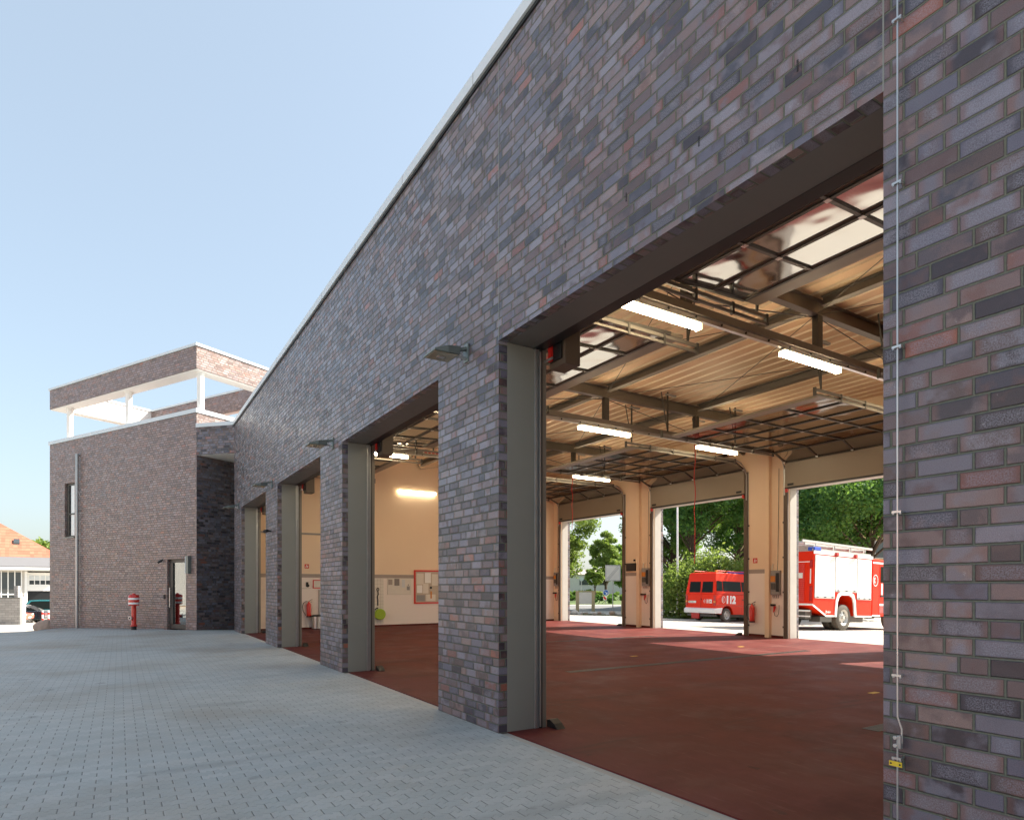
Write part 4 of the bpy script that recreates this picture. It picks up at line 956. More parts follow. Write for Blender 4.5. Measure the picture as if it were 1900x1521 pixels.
x, y = W(82, 100); tree('maple_tree', x, y, 10.6, 4.6, .2, 'leafl', 'light green treetop between the orange roof and the brown block', n=5000, size=.3, seed=11, trunk_h=2.5, nclump=24)
def bush(name, px, D, wd, dp, h, mat, lb, n, size, seed, cat='bush', group=None, box=False):
    x, y = W(px, D); t = thing(name, lb, cat, (x, y, gz(x, y)), (0, 0, R(-31.9)), group); rr = random.Random(seed); cl = []
    k = max(6, int(wd*dp*h*4))
    for i in range(min(k, 60)):
        if box: cl.append((rr.uniform(-wd/2, wd/2), rr.uniform(-dp/2, dp/2), rr.uniform(.1, h-.18), .28))
        else:
            u_ = rr.uniform(-1, 1); cl.append((u_*wd/2*.85, rr.uniform(-dp/2, dp/2)*.8, rr.uniform(.15, .8)*h*(1-.5*u_*u_), .26*h))
    leaves('foliage', cl, n, size, mat, t, seed)
    m = MB()
    for i in range(5): m.tube((rr.uniform(-wd/3, wd/3), 0, -.1), (rr.uniform(-wd/2.5, wd/2.5), rr.uniform(-.2, .2), h*.7), .02, 'bark', 5)
    m.build('stems', t)
bush('hedge', 1256, 43, 1.9, 1.0, 2.0, 'leafd', 'clipped dark green hedge behind the white pole', 5000, .08, 31, 'hedge', box=True)
bush('shrub', 1325, 36.8, 6.0, 2.0, 4.3, 'leafl', 'light yellow green shrub behind the roof of the red van', 20000, .09, 32)
bush('shrub', 1400, 42, 5.0, 2.0, 4.4, 'leafl', 'light green shrub behind the pier with the extinguisher', 6000, .11, 33)
bush('shrub', 1262, 49, 6.5, 2.4, 4.6, 'leafm', 'light green shrub farther back beside the clipped hedge', 16000, .11, 41)
bush('hedge', 1066, 78, 2.6, 1.4, 1.4, 'leafm', 'low dark clipped hedge across the road at the left', 3000, .1, 34, 'hedge', box=True)
bush('shrub', 1092, 82, 5.5, 2, 1.5, 'leafl', 'pale yellow green shrub bed across the road', 4500, .11, 35)
bush('hedge', 1117, 66, 2.2, 1.2, .95, 'leafd', 'small dark hedge under the blue arrow sign', 3000, .08, 36, 'hedge', box=True)
bush('hedge', 1149, 80, 2.6, 1.2, 1.1, 'leafm', 'low green hedge behind the square traffic sign', 2600, .1, 37, 'hedge', box=True)
for px, D, s_ in ((1238, 36.5, 51), (1268, 35.5, 52), (1284, 36, 53)): bush('grass_tuft', px, D, .9, .4, .35, 'leafl', {51: 'grass tuft left of the white pole', 52: 'grass tuft at the foot of the white pole', 53: 'grass tuft behind the left rear wheel of the van'}[s_], 500, .07, s_, 'grass')

# roads across the sheets
def strip(name, D0, D1, p0, p1, mat, dz):
    vs = []
    n = 14
    for i in range(n+1):
        for D in (D0, D1):
            r = p0+(p1-p0)*i/n; x = .8489*r+.5285*D; y = -.5285*r+.8489*D; vs.append((x, y, gz(x, y)+dz))
    m = MB(); m.add(vs, [(2*i, 2*i+2, 2*i+3, 2*i+1) for i in range(n)], mat); return tag(m.build(name, recalc=False), kind='structure')
strip('road', 46.5, 60, 1.5, 60, 'road', .004)
strip('grass_verge', 62.5, 140, -4, 90, 'grass', .006)
strip('grass_verge', 35, 37.6, 6.5, 15, 'grass', .004)
strip('grass_verge', 37.5, 41, 3.2, 7.4, 'grass', .006)
strip('road_edge_line', 50.6, 50.85, 2, 60, 'asphalt', .008)
# parking road at the left
def lstrip(name, pts, mat, dz):
    m = MB(); m.add([(x, y, gz(x, y)+dz) for x, y in pts], [tuple(range(len(pts)))], mat); return tag(m.build(name, recalc=False), kind='structure')
# stones in front of the road
rr = random.Random(9)
for i, px in enumerate((1059, 1067, 1078, 1087, 1097, 1103, 1112, 1119, 1128, 1135, 1147)):
    D = 38+rr.uniform(-.4, .6); x, y = W(px, D); s_ = rr.uniform(.12, .24)
    o = rock('field_stone', (x, y, gz(x, y)+s_*.4), (s_*1.3, s_, s_*.8), 40+i, 'stonew' if i % 3 else 'stone')
    pos = ['first from the left end of the row', 'second from the left in the row', 'third from the left in the row', 'fourth from the left by the timber board', 'fifth from the left by the timber board', 'sixth from the left in the row', 'seventh from the left in the row', 'eighth from the left by the square sign', 'ninth from the left by the square sign', 'tenth from the left by the square sign', 'last at the right end of the row'][i]
    tag(o, 'field stone by the road, '+pos, 'stone', 'field stones along the forecourt edge')
# signs
x, y = W(1137, 41.2); sg = thing('square_traffic_sign', 'square white sign with a grey diagonal bar on a thin post', 'traffic sign', (x, y, gz(x, y)), (0, 0, R(-31.9+9)))
m = MB(); m.tube((0, 0, -.2), (0, 0, 2.2), .032, 'zinc', 12); m.build('post', sg, smooth=True)
m = MB(); m.box(-.52, .52, -.05, -.02, 2.15, 3.19, 'paper'); m.build('plate', sg, bevel=.01)
m = MB()
for a, b, c, d_ in ((-.5, .5, 2.17, 2.20), (-.5, .5, 3.14, 3.17)): m.box(a, b, -.058, -.051, c, d_, 'grey')
m.box(-.50, -.47, -.058, -.051, 2.2, 3.14, 'grey'); m.box(.47, .5, -.058, -.051, 2.2, 3.14, 'grey')
for k in (-.05, 0, .05): m.beam((-.36+k, -.056, 2.26-k), (.36+k, -.056, 3.08-k), .02, .006, 'grey', (0, 1, 0))
m.build('diagonal_bar', sg)
x, y = W(1124, 63.5); sg = thing('arrow_sign', 'round blue sign with a white arrow above a red and white striped plate', 'traffic sign', (x, y, gz(x, y)), (0, 0, R(-31.9)))
m = MB(); m.tube((0, 0, -.2), (0, 0, 1.35), .035, 'zinc', 10); m.build('post', sg, smooth=True)
m = MB(); m.lathe([(.001, 0), (.30, 0), (.30, -.02), (.001, -.02)], (0, -.04, 1.17), 'signblue', 'Y', 28); m.lathe([(.27, 0), (.30, 0), (.30, -.004), (.27, -.004), (.27, 0)], (0, -.062, 1.17), 'whitep', 'Y', 28, False); m.build('disc', sg)
m = MB(); m.beam((-.13, -.07, 1.30), (.09, -.07, 1.08), .05, .01, 'whitep', (0, 1, 0)); m.beam((.13, -.07, 1.04), (.13, -.07, 1.2), .045, .01, 'whitep', (0, 1, 0)); m.beam((.14, -.07, 1.04), (-.02, -.07, 1.04), .045, .01, 'whitep', (0, 1, 0)); m.build('arrow', sg)
m = MB(); m.box(-.27, .1, -.05, -.035, .42, .82, 'whitep'); m.hexa([(-.27, -.055, .72), (-.17, -.055, .82), (-.17, -.0505, .82), (-.27, -.0505, .72), (-.09, -.055, .42), (.1, -.055, .55), (.1, -.0505, .55), (-.09, -.0505, .42)], 'red'); m.build('striped_plate', sg)
x, y = W(1086, 40.0); sg = thing('timber_board', 'blank board between two pale timber posts across the forecourt', 'board sign', (x, y, gz(x, y)), (0, 0, R(-31.9)))
for s_ in (-.5, .5): m = MB(); m.box(s_-.1, s_+.1, -.06, .06, -.2, 1.40, 'wood'); m.build('post', sg)
m = MB(); m.box(-.4, .4, -.05, .05, .62, 1.38, 'paper'); m.build('panel', sg); m = MB(); m.box(-.62, .62, -.09, .09, 1.402, 1.45, 'wood'); m.build('cap', sg)
x, y = W(1257, 36.3); sg = thing('flag_pole', 'tall white pole standing left of the red van', 'pole', (x, y, gz(x, y)))
m = MB(); m.tube((0, 0, -.2), (0, 0, 9), .062, 'whitep', 14, .045); m.build('shaft', sg, smooth=True); m = MB(); m.lathe([(.001, 0), (.11, 0), (.11, .05), (.07, .12), (.001, .12)], (0, 0, 0), 'zinc', n=14); m.build('foot', sg, smooth=True)
x, y = W(1155, 39.5); m = MB(); m.box(-.06, .06, -.06, .06, -.2, .9, 'wood'); o = m.build('timber_bollard'); o.location = (x, y, gz(x, y)); tag(o, 'short pale timber post at the right edge of the leftmost far gate', 'post')
x, y = W(1079, 96); sg = thing('round_sign', 'small round pale sign on a post far across the road', 'traffic sign', (x, y, gz(x, y)), (0, 0, R(-31.9)))
m = MB(); m.tube((0, 0, 0), (0, 0, 3.2), .04, 'zinc', 8); m.build('post', sg); m = MB(); m.lathe([(.001, 0), (.32, 0), (.32, -.02), (.001, -.02)], (0, -.05, 2.9), 'curtain', 'Y', 20); m.build('disc', sg)

# distant buildings on the right
def simple_building(name, px, D, wd, dp, h, rot, wall, lb, wins, roofh=0, roofmat='tile'):
    x, y = W(px, D); b = thing(name, lb, 'building', (x, y, gz(x, y)), (0, 0, R(-31.9+rot)))
    m = MB(); m.box(-wd/2, wd/2, 0, dp, -1, h, wall); m.build('wall', b)
    m = MB()
    if roofh: m.prism([(-.4, h+.002), (dp+.4, h+.002), (dp/2, h+roofh)], lambda a, c: (-wd/2-.4, a, c), lambda a, c: (wd/2+.4, a, c), roofmat)
    else: m.box(-wd/2-.15, wd/2+.15, -.15, dp+.15, h+.002, h+.25, 'coping')
    m.build('roof', b)
    for (a, c, z0, z1) in wins:
        w0 = MB(); w0.box(a, c, -.06, -.002, z0, z1, 'palewall'); fo = w0.build('window', b); w0 = MB(); w0.box(a+.07, c-.07, -.07, -.061, z0+.07, z1-.07, 'winglass'); w0.build('pane', fo)
    return b
simple_building('apartment_house', 1590, 52, 13, 9, 9.5, 4, 'ochre', 'ochre rendered house behind the trees above the fire truck', [(-6.0+i*2.5, -4.5+i*2.5, z, z+1.45) for i in range(5) for z in (1.2, 4.1, 6.9)], 3)
simple_building('warehouse', 1092, 135, 34, 12, 4.3, -6, 'palewall', 'long pale building in the distance across the road', [(-14+i*4, -12+i*4, 2, 3.4) for i in range(7)], 1.2, 'stripe')
m = MB(); x, y = W(1256, 47)
m.box(-.4, 3.5, -.15, .15, -.3, 1.9, 'palewall'); o = m.build('garden_wall'); o.location = (x, y, gz(x, y)); o.rotation_euler = (0, 0, R(-31.9)); tag(o, 'low grey garden wall behind the clipped hedge', 'wall')

# ------------------------------------------------------------------ vehicles
def wheel(parent, x, y, r, wd, side=-1, rimr=.62, bolts=6, dual=False):
    wh = bpy.data.objects.new('wheel', None); COL.objects.link(wh); wh.parent = parent; wh.location = (x, y, r)
    m = MB(); s_ = side
    m.lathe([(rimr*r, 0), (.9*r, 0), (r, -s_*.03), (r, -s_*(wd-.03)), (.9*r, -s_*wd), (rimr*r, -s_*wd), (rimr*r, 0)], (0, 0, 0), 'tyre', 'Y', 28, False); m.build('tyre', wh, smooth=True)
    m = MB(); m.lathe([(.001, -s_*.05), (.22*r, -s_*.045), (.28*r, -s_*.07), (.5*r, -s_*.075), (.58*r, -s_*.02), (.64*r, -s_*.004), (.66*r, -s_*.03), (.64*r, -s_*wd*.8)], (0, 0, 0), 'rim', 'Y', 28, False)
    m.lathe([(.001, s_*.01), (.14*r, s_*.01), (.16*r, -s_*.05)], (0, 0, 0), 'rim', 'Y', 16)
    m.build('rim', wh, smooth=True)
    m = MB()
    for k in range(bolts):
        a = 2*math.pi*k/bolts; m.lathe([(.001, 0), (.07*r, 0), (.07*r, -s_*.02)], (.42*r*math.cos(a), -s_*.068, .42*r*math.sin(a)), 'black', 'Y', 10)
    m.build('rim_hole', wh); return wh
def arch(cx, r, z0, n=12):      # from left to right over the wheel
    return [(cx-r, z0)]+[(cx-r*math.cos(math.pi*k/n), max(z0, r*math.sin(math.pi*k/n)+.33*0+z0)) for k in range(1, n)]+[(cx+r, z0)]
def phone_emblem(parent, c, r, f, mat='whitep'):
    m = MB(); n = 28
    for k in range(n):
        a0, a1 = 2*math.pi*k/n, 2*math.pi*(k+1)/n
        P = lambda a, q: (c[0]+q*math.cos(a)*.78, c[1]+q*math.sin(a))
        v = [f(*P(a0, r)), f(*P(a1, r)), f(*P(a1, r*.86)), f(*P(a0, r*.86))]; m.add(v, [(0, 1, 2, 3)], mat)
    for k in range(10):       # handset arc
        a0, a1 = R(110+14*k), R(110+14*(k+1)); th = lambda i: r*(.42 if i in (0, 1, 8, 9) else .26); 
        q0 = r*.6; v = [f(*P(a0, q0)), f(*P(a1, q0)), f(*P(a1, q0-th(k))), f(*P(a0, q0-th(k)))]; m.add(v, [(0, 1, 2, 3)], mat)
    m.build('phone_symbol', parent, recalc=False)

# red crew van, rear corner towards the hall
van = thing('red_van', 'red fire service minibus with white bumper and 112 lettering', 'van', (24.85, 21.02, gz(24.85, 21)), (0, .033, 0))
Wv = 1.96; tum = .16
body = MB()
def yl_(z, belt=1.35, top=2.45): return 0 if z <= belt else tum*((z-belt)/(top-belt))**1.2
low = [(0.03, .45), (.05, .42), (.50, .38)]+[(.86-.42*math.cos(math.pi*k/12), .36+.44*math.sin(math.pi*k/12)) for k in range(13)]+[(1.3, .36), (3.55, .36)]+[(4.1-.42*math.cos(math.pi*k/12), .36+.44*math.sin(math.pi*k/12)) for k in range(13)]+[(4.95, .36), (5.15, .45), (5.17, .75), (5.0, .98), (4.55, 1.18), (4.2, 1.35), (.0, 1.35)]
low = [low[0]]+low[3:]
body.prism(low, lambda a, b: (a, 0, b), lambda a, b: (a, Wv, b), 'lumred')
up_ = [(.0, 1.35), (4.2, 1.35), (3.95, 1.6), (3.35, 2.32), (3.0, 2.42), (.4, 2.45), (.14, 2.42), (.10, 2.36)]
body.prism(up_, lambda a, b: (a, yl_(b), b), lambda a, b: (a, Wv-yl_(b), b), 'lumred')
body.build('body', van, smooth=True, bevel=.03)
m = MB(); m.prism([(-.09, .40), (-.09, .60), (.0, .66), (.50, .70), (.40, .40)], lambda a, b: (a, -.012, b), lambda a, b: (a, Wv+.012, b), 'whitep'); m.build('bumper', van, bevel=.02)
m = MB()
m.prism([(.06, 1.52), (.50, 1.52), (.50, 2.02), (.12, 2.02)], lambda a, b: (a, yl_(b)-.008, b), lambda a, b: (a, yl_(b)+.01, b), 'carglass')
m.prism([(.56, 1.52), (1.9, 1.52), (1.9, 2.02), (.56, 2.02)], lambda a, b: (a, yl_(b)-.008, b), lambda a, b: (a, yl_(b)+.01, b), 'carglass')
m.prism([(1.96, 1.52), (3.1, 1.52), (3.1, 2.02), (1.96, 2.02)], lambda a, b: (a, yl_(b)-.008, b), lambda a, b: (a, yl_(b)+.01, b), 'carglass'); m.build('side_window', van)
m = MB(); bk = lambda z: .105*(z-1.35)/1.05 if z > 1.35 else 0
for y0, y1 in ((.22, .90), (1.0, 1.72)): m.hexa([(bk(1.44)-.012, y0, 1.44), (bk(1.44)+.01, y0, 1.44), (bk(1.44)+.01, y1, 1.44), (bk(1.44)-.012, y1, 1.44), (bk(1.98)-.012, y0+.02, 1.98), (bk(1.98)+.01, y0+.02, 1.98), (bk(1.98)+.01, y1-.02, 1.98), (bk(1.98)-.012, y1-.02, 1.98)], 'carglass')
m.build('rear_window', van)
m = MB(); m.box(-.006, .002, .938, .948, .68, 1.9, 'tail'); m.box(-.02, .0, .90, .94, 1.05, 1.12, 'black'); m.build('door_gap', van)
m = MB(); m.box(-.014, -.001, 1.25, 1.75, .90, 1.01, 'plate'); pl = m.build('number_plate', van)
text_mesh('plate_text', 'KT 112', .10, 'black', pl, Matrix.Translation((-.016, 1.72, .925)) @ Matrix(((0, 0, -1, 0), (-1, 0, 0, 0), (0, 1, 0, 0), (0, 0, 0, 1))), sx=1.0)
m = MB()
for y0, y1 in ((.02, .14), (Wv-.14, Wv-.02)): m.box(-.012, .03, y0, y1, .78, 1.30, 'tail'); m.box(-.014, -.0125, y0, y1, .93, 1.02, 'orange')
m.build('tail_lamp', van)
m = MB(); m.path([(.3, .3, 2.50), (.3, .3, 2.54), (3.2, .3, 2.54), (3.2, .3, 2.46)], .02, 'lumred', 6); m.path([(.3, Wv-.3, 2.50), (.3, Wv-.3, 2.54), (3.2, Wv-.3, 2.54), (3.2, Wv-.3, 2.46)], .02, 'lumred', 6); m.box(.28, .36, .25, .35, 2.46, 2.56, 'orange'); m.build('roof_rail', van)
m = MB(); m.box(2.6, 2.9, .4, 1.5, 2.46, 2.6, 'blue'); m.build('blue_light_bar', van, bevel=.02)
m = MB()
for x in (.0, 1.93, 3.13): m.box(x-.004+(.06 if x == 0 else 0), x+.004+(.06 if x == 0 else 0), -.0025, .001, .45 if x > 1 else .75, 1.34, 'tail')
m.box(.06, 4.6, -.006, .001, .80, .815, 'tail'); m.box(1.95, 2.08, -.03, -.002, 1.1, 1.14, 'black'); m.box(.5, 4.7, -.02, -.0005, 1.385, 1.40, 'tail'); m.build('panel_gap', van)
m = MB(); m.box(.0, .25, .15, Wv-.15, .25, .36, 'darksteel'); m.box(.5, 4.6, .35, Wv-.35, .22, .37, 'darksteel'); m.build('underbody', van)
m = MB(); m.box(-.06, -.0, 1.0, 1.5, .12, .42, 'redplastic'); m.build('mud_flap', van)
side = lambda a, b: (a, -.0035, b)
mt = lambda x, z, y=-.003: Matrix.Translation((x, y, z)) @ Matrix(((1, 0, 0, 0), (0, 0, 1, 0), (0, 1, 0, 0), (0, 0, 0, 1))) 
def side_text(x, z, y=-.004): return Matrix.Translation((x, y, z)) @ Matrix.Rotation(R(90), 4, 'X')
text_mesh('lettering', '112', .50, 'whitep', van, side_text(.72, .93), bold=.032, sx=.98)
phone_emblem(van, (.55, 1.10), .17, side)
def rear_text(y, z, x=-.004): return Matrix.Translation((x, y, z)) @ Matrix(((0, 0, -1, 0), (-1, 0, 0, 0), (0, 1, 0, 0), (0, 0, 0, 1)))
text_mesh('lettering', '112', .24, 'whitep', van, rear_text(.60, .92, -.006), bold=.015)
phone_emblem(van, (.70, 1.0), .085, lambda a, b: (-.007, .70*2-a, b))
for x in (.86, 4.1): wheel(van, x, .03, .335, .2, -1, .66, 6); wheel(van, x, Wv-.03, .335, .2, 1, .66, 6)

# red fire truck
trk = thing('fire_truck', 'red fire truck with white roller shutters and roof ladder, cut off by the brick wall', 'fire truck', (21.82, 13.98, gz(21.82, 14)), (0, .033, 0))
Wt = 2.45
m = MB(); o_ = [(0, .98), (.05, .92), (.82, .56), (1.40, .56), (1.50, 1.1), (1.62, 1.30), (1.80, 1.38), (2.40, 1.38), (2.60, 1.30), (2.70, 1.1), (2.82, .56), (3.98, .56), (3.98, 2.96), (.0, 2.96)]
m.prism(o_, lambda a, b: (a, 0, b), lambda a, b: (a, Wt, b), 'lumred'); m.build('body', trk, bevel=.02)
m = MB()
m.prism([(-.004, .90), (.02, .90), (.84, .52), (1.38, .52), (1.38, .58), (.86, .58), (.03, .97), (-.004, .97)], lambda a, b: (a, -.012, b), lambda a, b: (a, -.001, b), 'whitep')
m.box(2.86, 3.98, -.012, -.001, .52, .58, 'whitep'); m.box(-.012, 4.0, -.02, 0, 2.86, 2.98, 'whitep'); m.box(-.014, -.001, 0, Wt, .93, 1.0, 'whitep'); m.box(-.014, -.001, .14, Wt, 2.55, 2.58, 'whitep'); m.box(-.014, -.001, .09, .13, 1.75, 2.3, 'whitep')
m.build('trim', trk)
m = MB(); outer = [(1.38, .52), (1.44, 1.15), (1.56, 1.40), (1.78, 1.50), (2.42, 1.50), (2.66, 1.40), (2.78, 1.15), (2.86, .52)]; inner = [(2.74, .52), (2.66, 1.08), (2.56, 1.28), (2.38, 1.36), (1.82, 1.36), (1.66, 1.28), (1.56, 1.08), (1.50, .52)]
n = len(outer)
vsO = [(a, -.03, b) for a, b in outer]; vsI = [(a, -.03, b) for a, b in inner[::-1]]; vb = [(a, .02, b) for a, b in outer]; vbi = [(a, .02, b) for a, b in inner[::-1]]
m.add(vsO+vsI+vb+vbi, [(i, i+1, n+i+1, n+i) for i in range(n-1)]+[(i, 2*n+i, 2*n+i+1, i+1) for i in range(n-1)]+[(n+i, n+i+1, 3*n+i+1, 3*n+i) for i in range(n-1)], 'whitep'); m.build('wheel_arch', trk)
for a, b, z0, z1 in ((.09, 1.36, 1.27, 2.82), (1.40, 2.86, 1.54, 2.82), (2.90, 3.90, 1.27, 2.82)):
    m = MB(); m.box(a, b, -.016, -.001, z0, z1, 'whitep'); sh_ = m.build('roller_shutter', trk)
    m = MB()
    k = 0; z = z0+.05
    while z < z1: m.box(a+.02, b-.02, -.0175, -.0155, z, z+.004, 'grey'); z += .075
    m.build('slat_lines', sh_)
    m = MB()
    m.box(a-.015, a+.0, -.022, -.001, z0-.05, z1, 'grey'); m.box(a, b, -.028, -.012, z0-.06, z0-.01, 'alu')
    for q in (.12, .5, .88): m.box(a+(b-a)*q-.05, a+(b-a)*q+.05, -.045, -.028, z0-.03, z0+.01, 'black')
    m.build('shutter_handle', sh_)
m = MB(); m.box(-.016, -.001, .35, Wt-.35, 1.05, 2.5, 'red')
for k in range(18): m.box(-.02, -.016, .35, Wt-.35, 1.1+k*.078, 1.105+k*.078, 'tail')
m.build('rear_shutter', trk)
m = MB(); m.box(-.03, -.018, .42, .95, 1.95, 2.15, 'plate'); pl = m.build('number_plate', trk)
text_mesh('plate_text', 'KT 271', .11, 'black', pl, rear_text(.93, 2.0, -.032))
m = MB()
for y0 in (.03, Wt-.13): m.box(-.03, 0, y0, y0+.1, 2.35, 2.62, 'tail'); m.box(-.03, 0, y0, y0+.1, 1.1, 1.65, 'tail')
m.build('tail_lamp', trk)
m = MB(); m.box(.0, .42, -.03, .25, 2.985, 3.12, 'blue'); m.build('blue_light', trk, bevel=.02)
lad = bpy.data.objects.new('ladder', None); COL.objects.link(lad); lad.parent = trk
m = MB()
for y in (.25, .75): m.beam((-.35, y, 3.34), (4.4, y, 3.30), .04, .09, 'alu'); m.beam((-.2, y, 3.24), (3.9, y, 3.20), .04, .08, 'alu')
m.build('ladder_rail', lad)
m = MB()
for k in range(15): m.tube((-.1+k*.3, .25, 3.33), (-.1+k*.3, .75, 3.33), .015, 'alu', 6)
m.build('rung', lad)
m = MB()
for x in (.25, 1.5, 2.6, 3.6): m.box(x-.03, x+.03, .15, .9, 2.97, 3.2, 'alu'); m.tube((x, .1, 3.05), (x, .1, 3.25), .02, 'alu', 8)
m.box(.0, 3.9, .02, .07, 2.97, 3.06, 'alu'); m.build('roof_rack', trk)
m = MB()
for x in (1.42, 2.7): m.box(x-.1, x+.02, -.11, -.02, 2.86, 2.97, 'redplastic'); m.box(x+.03, x+.1, -.09, -.02, 2.83, 2.93, 'alu')
m.build('work_lamp', trk)
# cab
cab = MB(); co_ = [(4.02, .56), (5.05, .56), (5.2, 1.1), (6.3, 1.1), (6.45, .56), (6.75, .56), (6.8, 1.5), (6.55, 2.75), (6.35, 2.86), (4.02, 2.90)]
cab.prism(co_, lambda a, b: (a, 0, b), lambda a, b: (a, Wt, b), 'lumred'); cb = cab.build('cab', trk, bevel=.03)
m = MB(); m.prism([(4.62, 1.95), (5.35, 1.95), (5.35, 2.6), (4.62, 2.6)], lambda a, b: (a, -.012, b), lambda a, b: (a, -.001, b), 'carglass'); m.prism([(5.5, 1.85), (6.3, 1.85), (6.2, 2.6), (5.5, 2.6)], lambda a, b: (a, -.012, b), lambda a, b: (a, -.001, b), 'carglass'); m.build('cab_window', cb)
m = MB(); m.box(4.02, 6.6, -.012, -.001, 2.70, 2.77, 'whitep'); m.box(4.02, 4.6, -.012, -.001, .56, .62, 'whitep'); m.box(4.55, 5.4, -.012, -.001, 1.00, 1.08, 'whitep'); m.box(4.55, 5.4, -.01, -.001, .7, .99, 'tail'); m.build('cab_trim', cb)
m = MB(); m.box(4.535, 4.545, -.008, -.001, .62, 2.65, 'tail'); m.box(4.62, 4.82, -.03, -.002, 1.36, 1.43, 'black'); m.build('cab_door_handle', cb)
phone_emblem(trk, (4.24, 2.02), .24, lambda a, b: (a, -.0045, b))
text_mesh('lettering', '112', .58, 'whitep', trk, side_text(4.60, 1.48, -.005), bold=.035, sx=.9)
text_mesh('maker_lettering', 'Ziegler', .13, 'whitep', trk, side_text(.80, .66, -.005), bold=.004, sx=.9)
m = MB(); m.box(.1, 6.6, .6, Wt-.6, .5, .62, 'darksteel'); m.box(.55, 1.3, .05, .5, .32, .52, 'darksteel'); m.box(.0, .4, .3, Wt-.3, .42, .75, 'darksteel'); m.box(-.02, .0, .1, 1.0, .70, .76, 'whitep'); m.box(-.02, .0, .1, 1.0, .5, .55, 'whitep'); m.tube((.4, .8, .5), (1.6, .8, .5), .14, 'black', 12); m.tube((2.1, .3, .5), (2.1, Wt-.3, .5), .09, 'black', 12); m.box(3.0, 3.9, .3, 1.2, .3, .55, 'darksteel'); m.build('chassis', trk)
for x in (2.12, 5.75):
    wheel(trk, x, .05, .5, .28, -1, .62, 6); wheel(trk, x, Wt-.05, .5, .28, 1, .62, 6)
    if x < 3: wheel(trk, x, .44, .5, .28, -1, .62, 4)

# cars by the orange roofed garage
def car(name, px, D, ang, L, Wd, H, mat, lb, wagon=False, coupe=False):
    x, y = W(px, D); z = gz(x, y); c = thing(name, lb, 'car', (x, y, z), (0, 0, R(ang)))
    r = .31; ax = (1.0 if coupe else .78, L-.85)
    A_ = lambda cx: [(cx-(r+.06)*math.cos(math.pi*k/10), .24+(r+.07)*math.sin(math.pi*k/10)) for k in range(11)]
    low = [(.02, .30)]+A_(ax[0])+A_(ax[1])+[(L-.03, .3), (L, .52), (L-.06, .66), (L-.9, .82), (L-1.2, .88), (.25, .92), (.03, .84), (0, .5)]
    m = MB(); m.prism(low, lambda a, b: (a, 0, b), lambda a, b: (a, Wd, b), mat); bd = m.build('body', c, smooth=True, bevel=.04)
    yi = lambda b: .05+.18*(b-.88)/(H-.88)
    up = ([(.15, .88), (L-1.35, .86), (L-2.0, H-.03), (L-2.6, H), (.5, H-.02), (.3, H-.1)] if wagon else [(.62, .88), (L-1.35, .86), (L-2.05, H-.03), (L-2.6, H), (1.6, H-.03), (1.4, H-.06)])
    m = MB(); m.prism(up, lambda a, b: (a, yi(b), b), lambda a, b: (a, Wd-yi(b), b), mat); m.build('roof', c, smooth=True, bevel=.03)
    if coupe: up = [(.42, .88), (L-1.35, .86), (L-2.05, H-.03), (L-2.6, H), (1.6, H-.03), (1.3, H-.07)]
    cx = sum(p[0] for p in up)/len(up); cz = .88+(H-.88)*.5
    wi = [(cx+(a-cx)*.88, cz+(b-cz)*.76) for a, b in up]
    m = MB(); m.prism(wi, lambda a, b: (a, yi(b)-.012, b), lambda a, b: (a, yi(b)+.02, b), 'carglass'); m.prism(wi, lambda a, b: (a, Wd-yi(b)-.02, b), lambda a, b: (a, Wd-yi(b)+.012, b), 'carglass')
    r0, r1 = (up[0], up[-1]); f0, f1 = up[1], up[2]
    for (p, q, s_) in ((r0, r1, -1), (f0, f1, 1)):
        P0 = (p[0]+(q[0]-p[0])*.12+s_*.012, p[1]+(q[1]-p[1])*.12); P1 = (p[0]+(q[0]-p[0])*.88+s_*.012, p[1]+(q[1]-p[1])*.88)
        m.add([(P0[0], yi(P0[1])+.06, P0[1]), (P0[0], Wd-yi(P0[1])-.06, P0[1]), (P1[0], Wd-yi(P1[1])-.06, P1[1]+.003), (P1[0], yi(P1[1])+.06, P1[1]+.003)], [(0, 1, 2, 3)], 'carglass')
    m.build('windows', c, recalc=False)
    m = MB()
    xm = up[0][0]+(up[1][0]-up[0][0])*.42
    m.box(xm-.03, xm+.03, yi(1.1)-.02, yi(1.1)+.01, .9, H-.1, mat)
    m.build('pillar', c)
    m = MB()
    for y0 in (.04, Wd-.42): m.box(-.015, .05, y0, y0+.38, .6, .76, 'tail')
    m.build('tail_lamp', c); m = MB()
    for y0 in (.06, Wd-.4): m.box(L-.1, L-.02, y0, y0+.32, .52, .66, 'whitep')
    m.build('headlight', c)
    m = MB(); m.box(-.02, .0, Wd/2-.26, Wd/2+.26, .42, .52, 'plate'); m.box(L, L+.02, Wd/2-.26, Wd/2+.26, .36, .46, 'plate'); m.build('number_plate', c)
    m = MB(); m.box(-.03, .02, .02, Wd-.02, .50, .55, 'alu'); m.box(.3, L-.3, -.012, .0, .46, .49, 'black'); m.build('bumper_trim', c)
    for X in ax: wheel(c, X, .01, r, .18, -1, .68, 5); wheel(c, X, Wd-.01, r, .18, 1, .68, 5)
    return c
car('parked_car', 98, 49.0, 167, 4.6, 1.75, 1.42, 'navy', 'dark blue coupe parked before the teal estate car', coupe=True)
car('parked_car', 129, 55.5, 177, 4.6, 1.8, 1.78, 'teal', 'teal estate car parked under the white garage door', True)
car('parked_car', 57, 45.5, -14, 4.0, 1.66, 1.36, 'salmon', 'orange red car half hidden by the low grey wall')
rc_ = bpy.data.objects['parked_car.002']; x, y = W(46, 44.6); d_ = Vector((math.cos(R(-14)), math.sin(R(-14)), 0))*4.0; rc_.location = (x-d_.x, y-d_.y, gz(x, y))
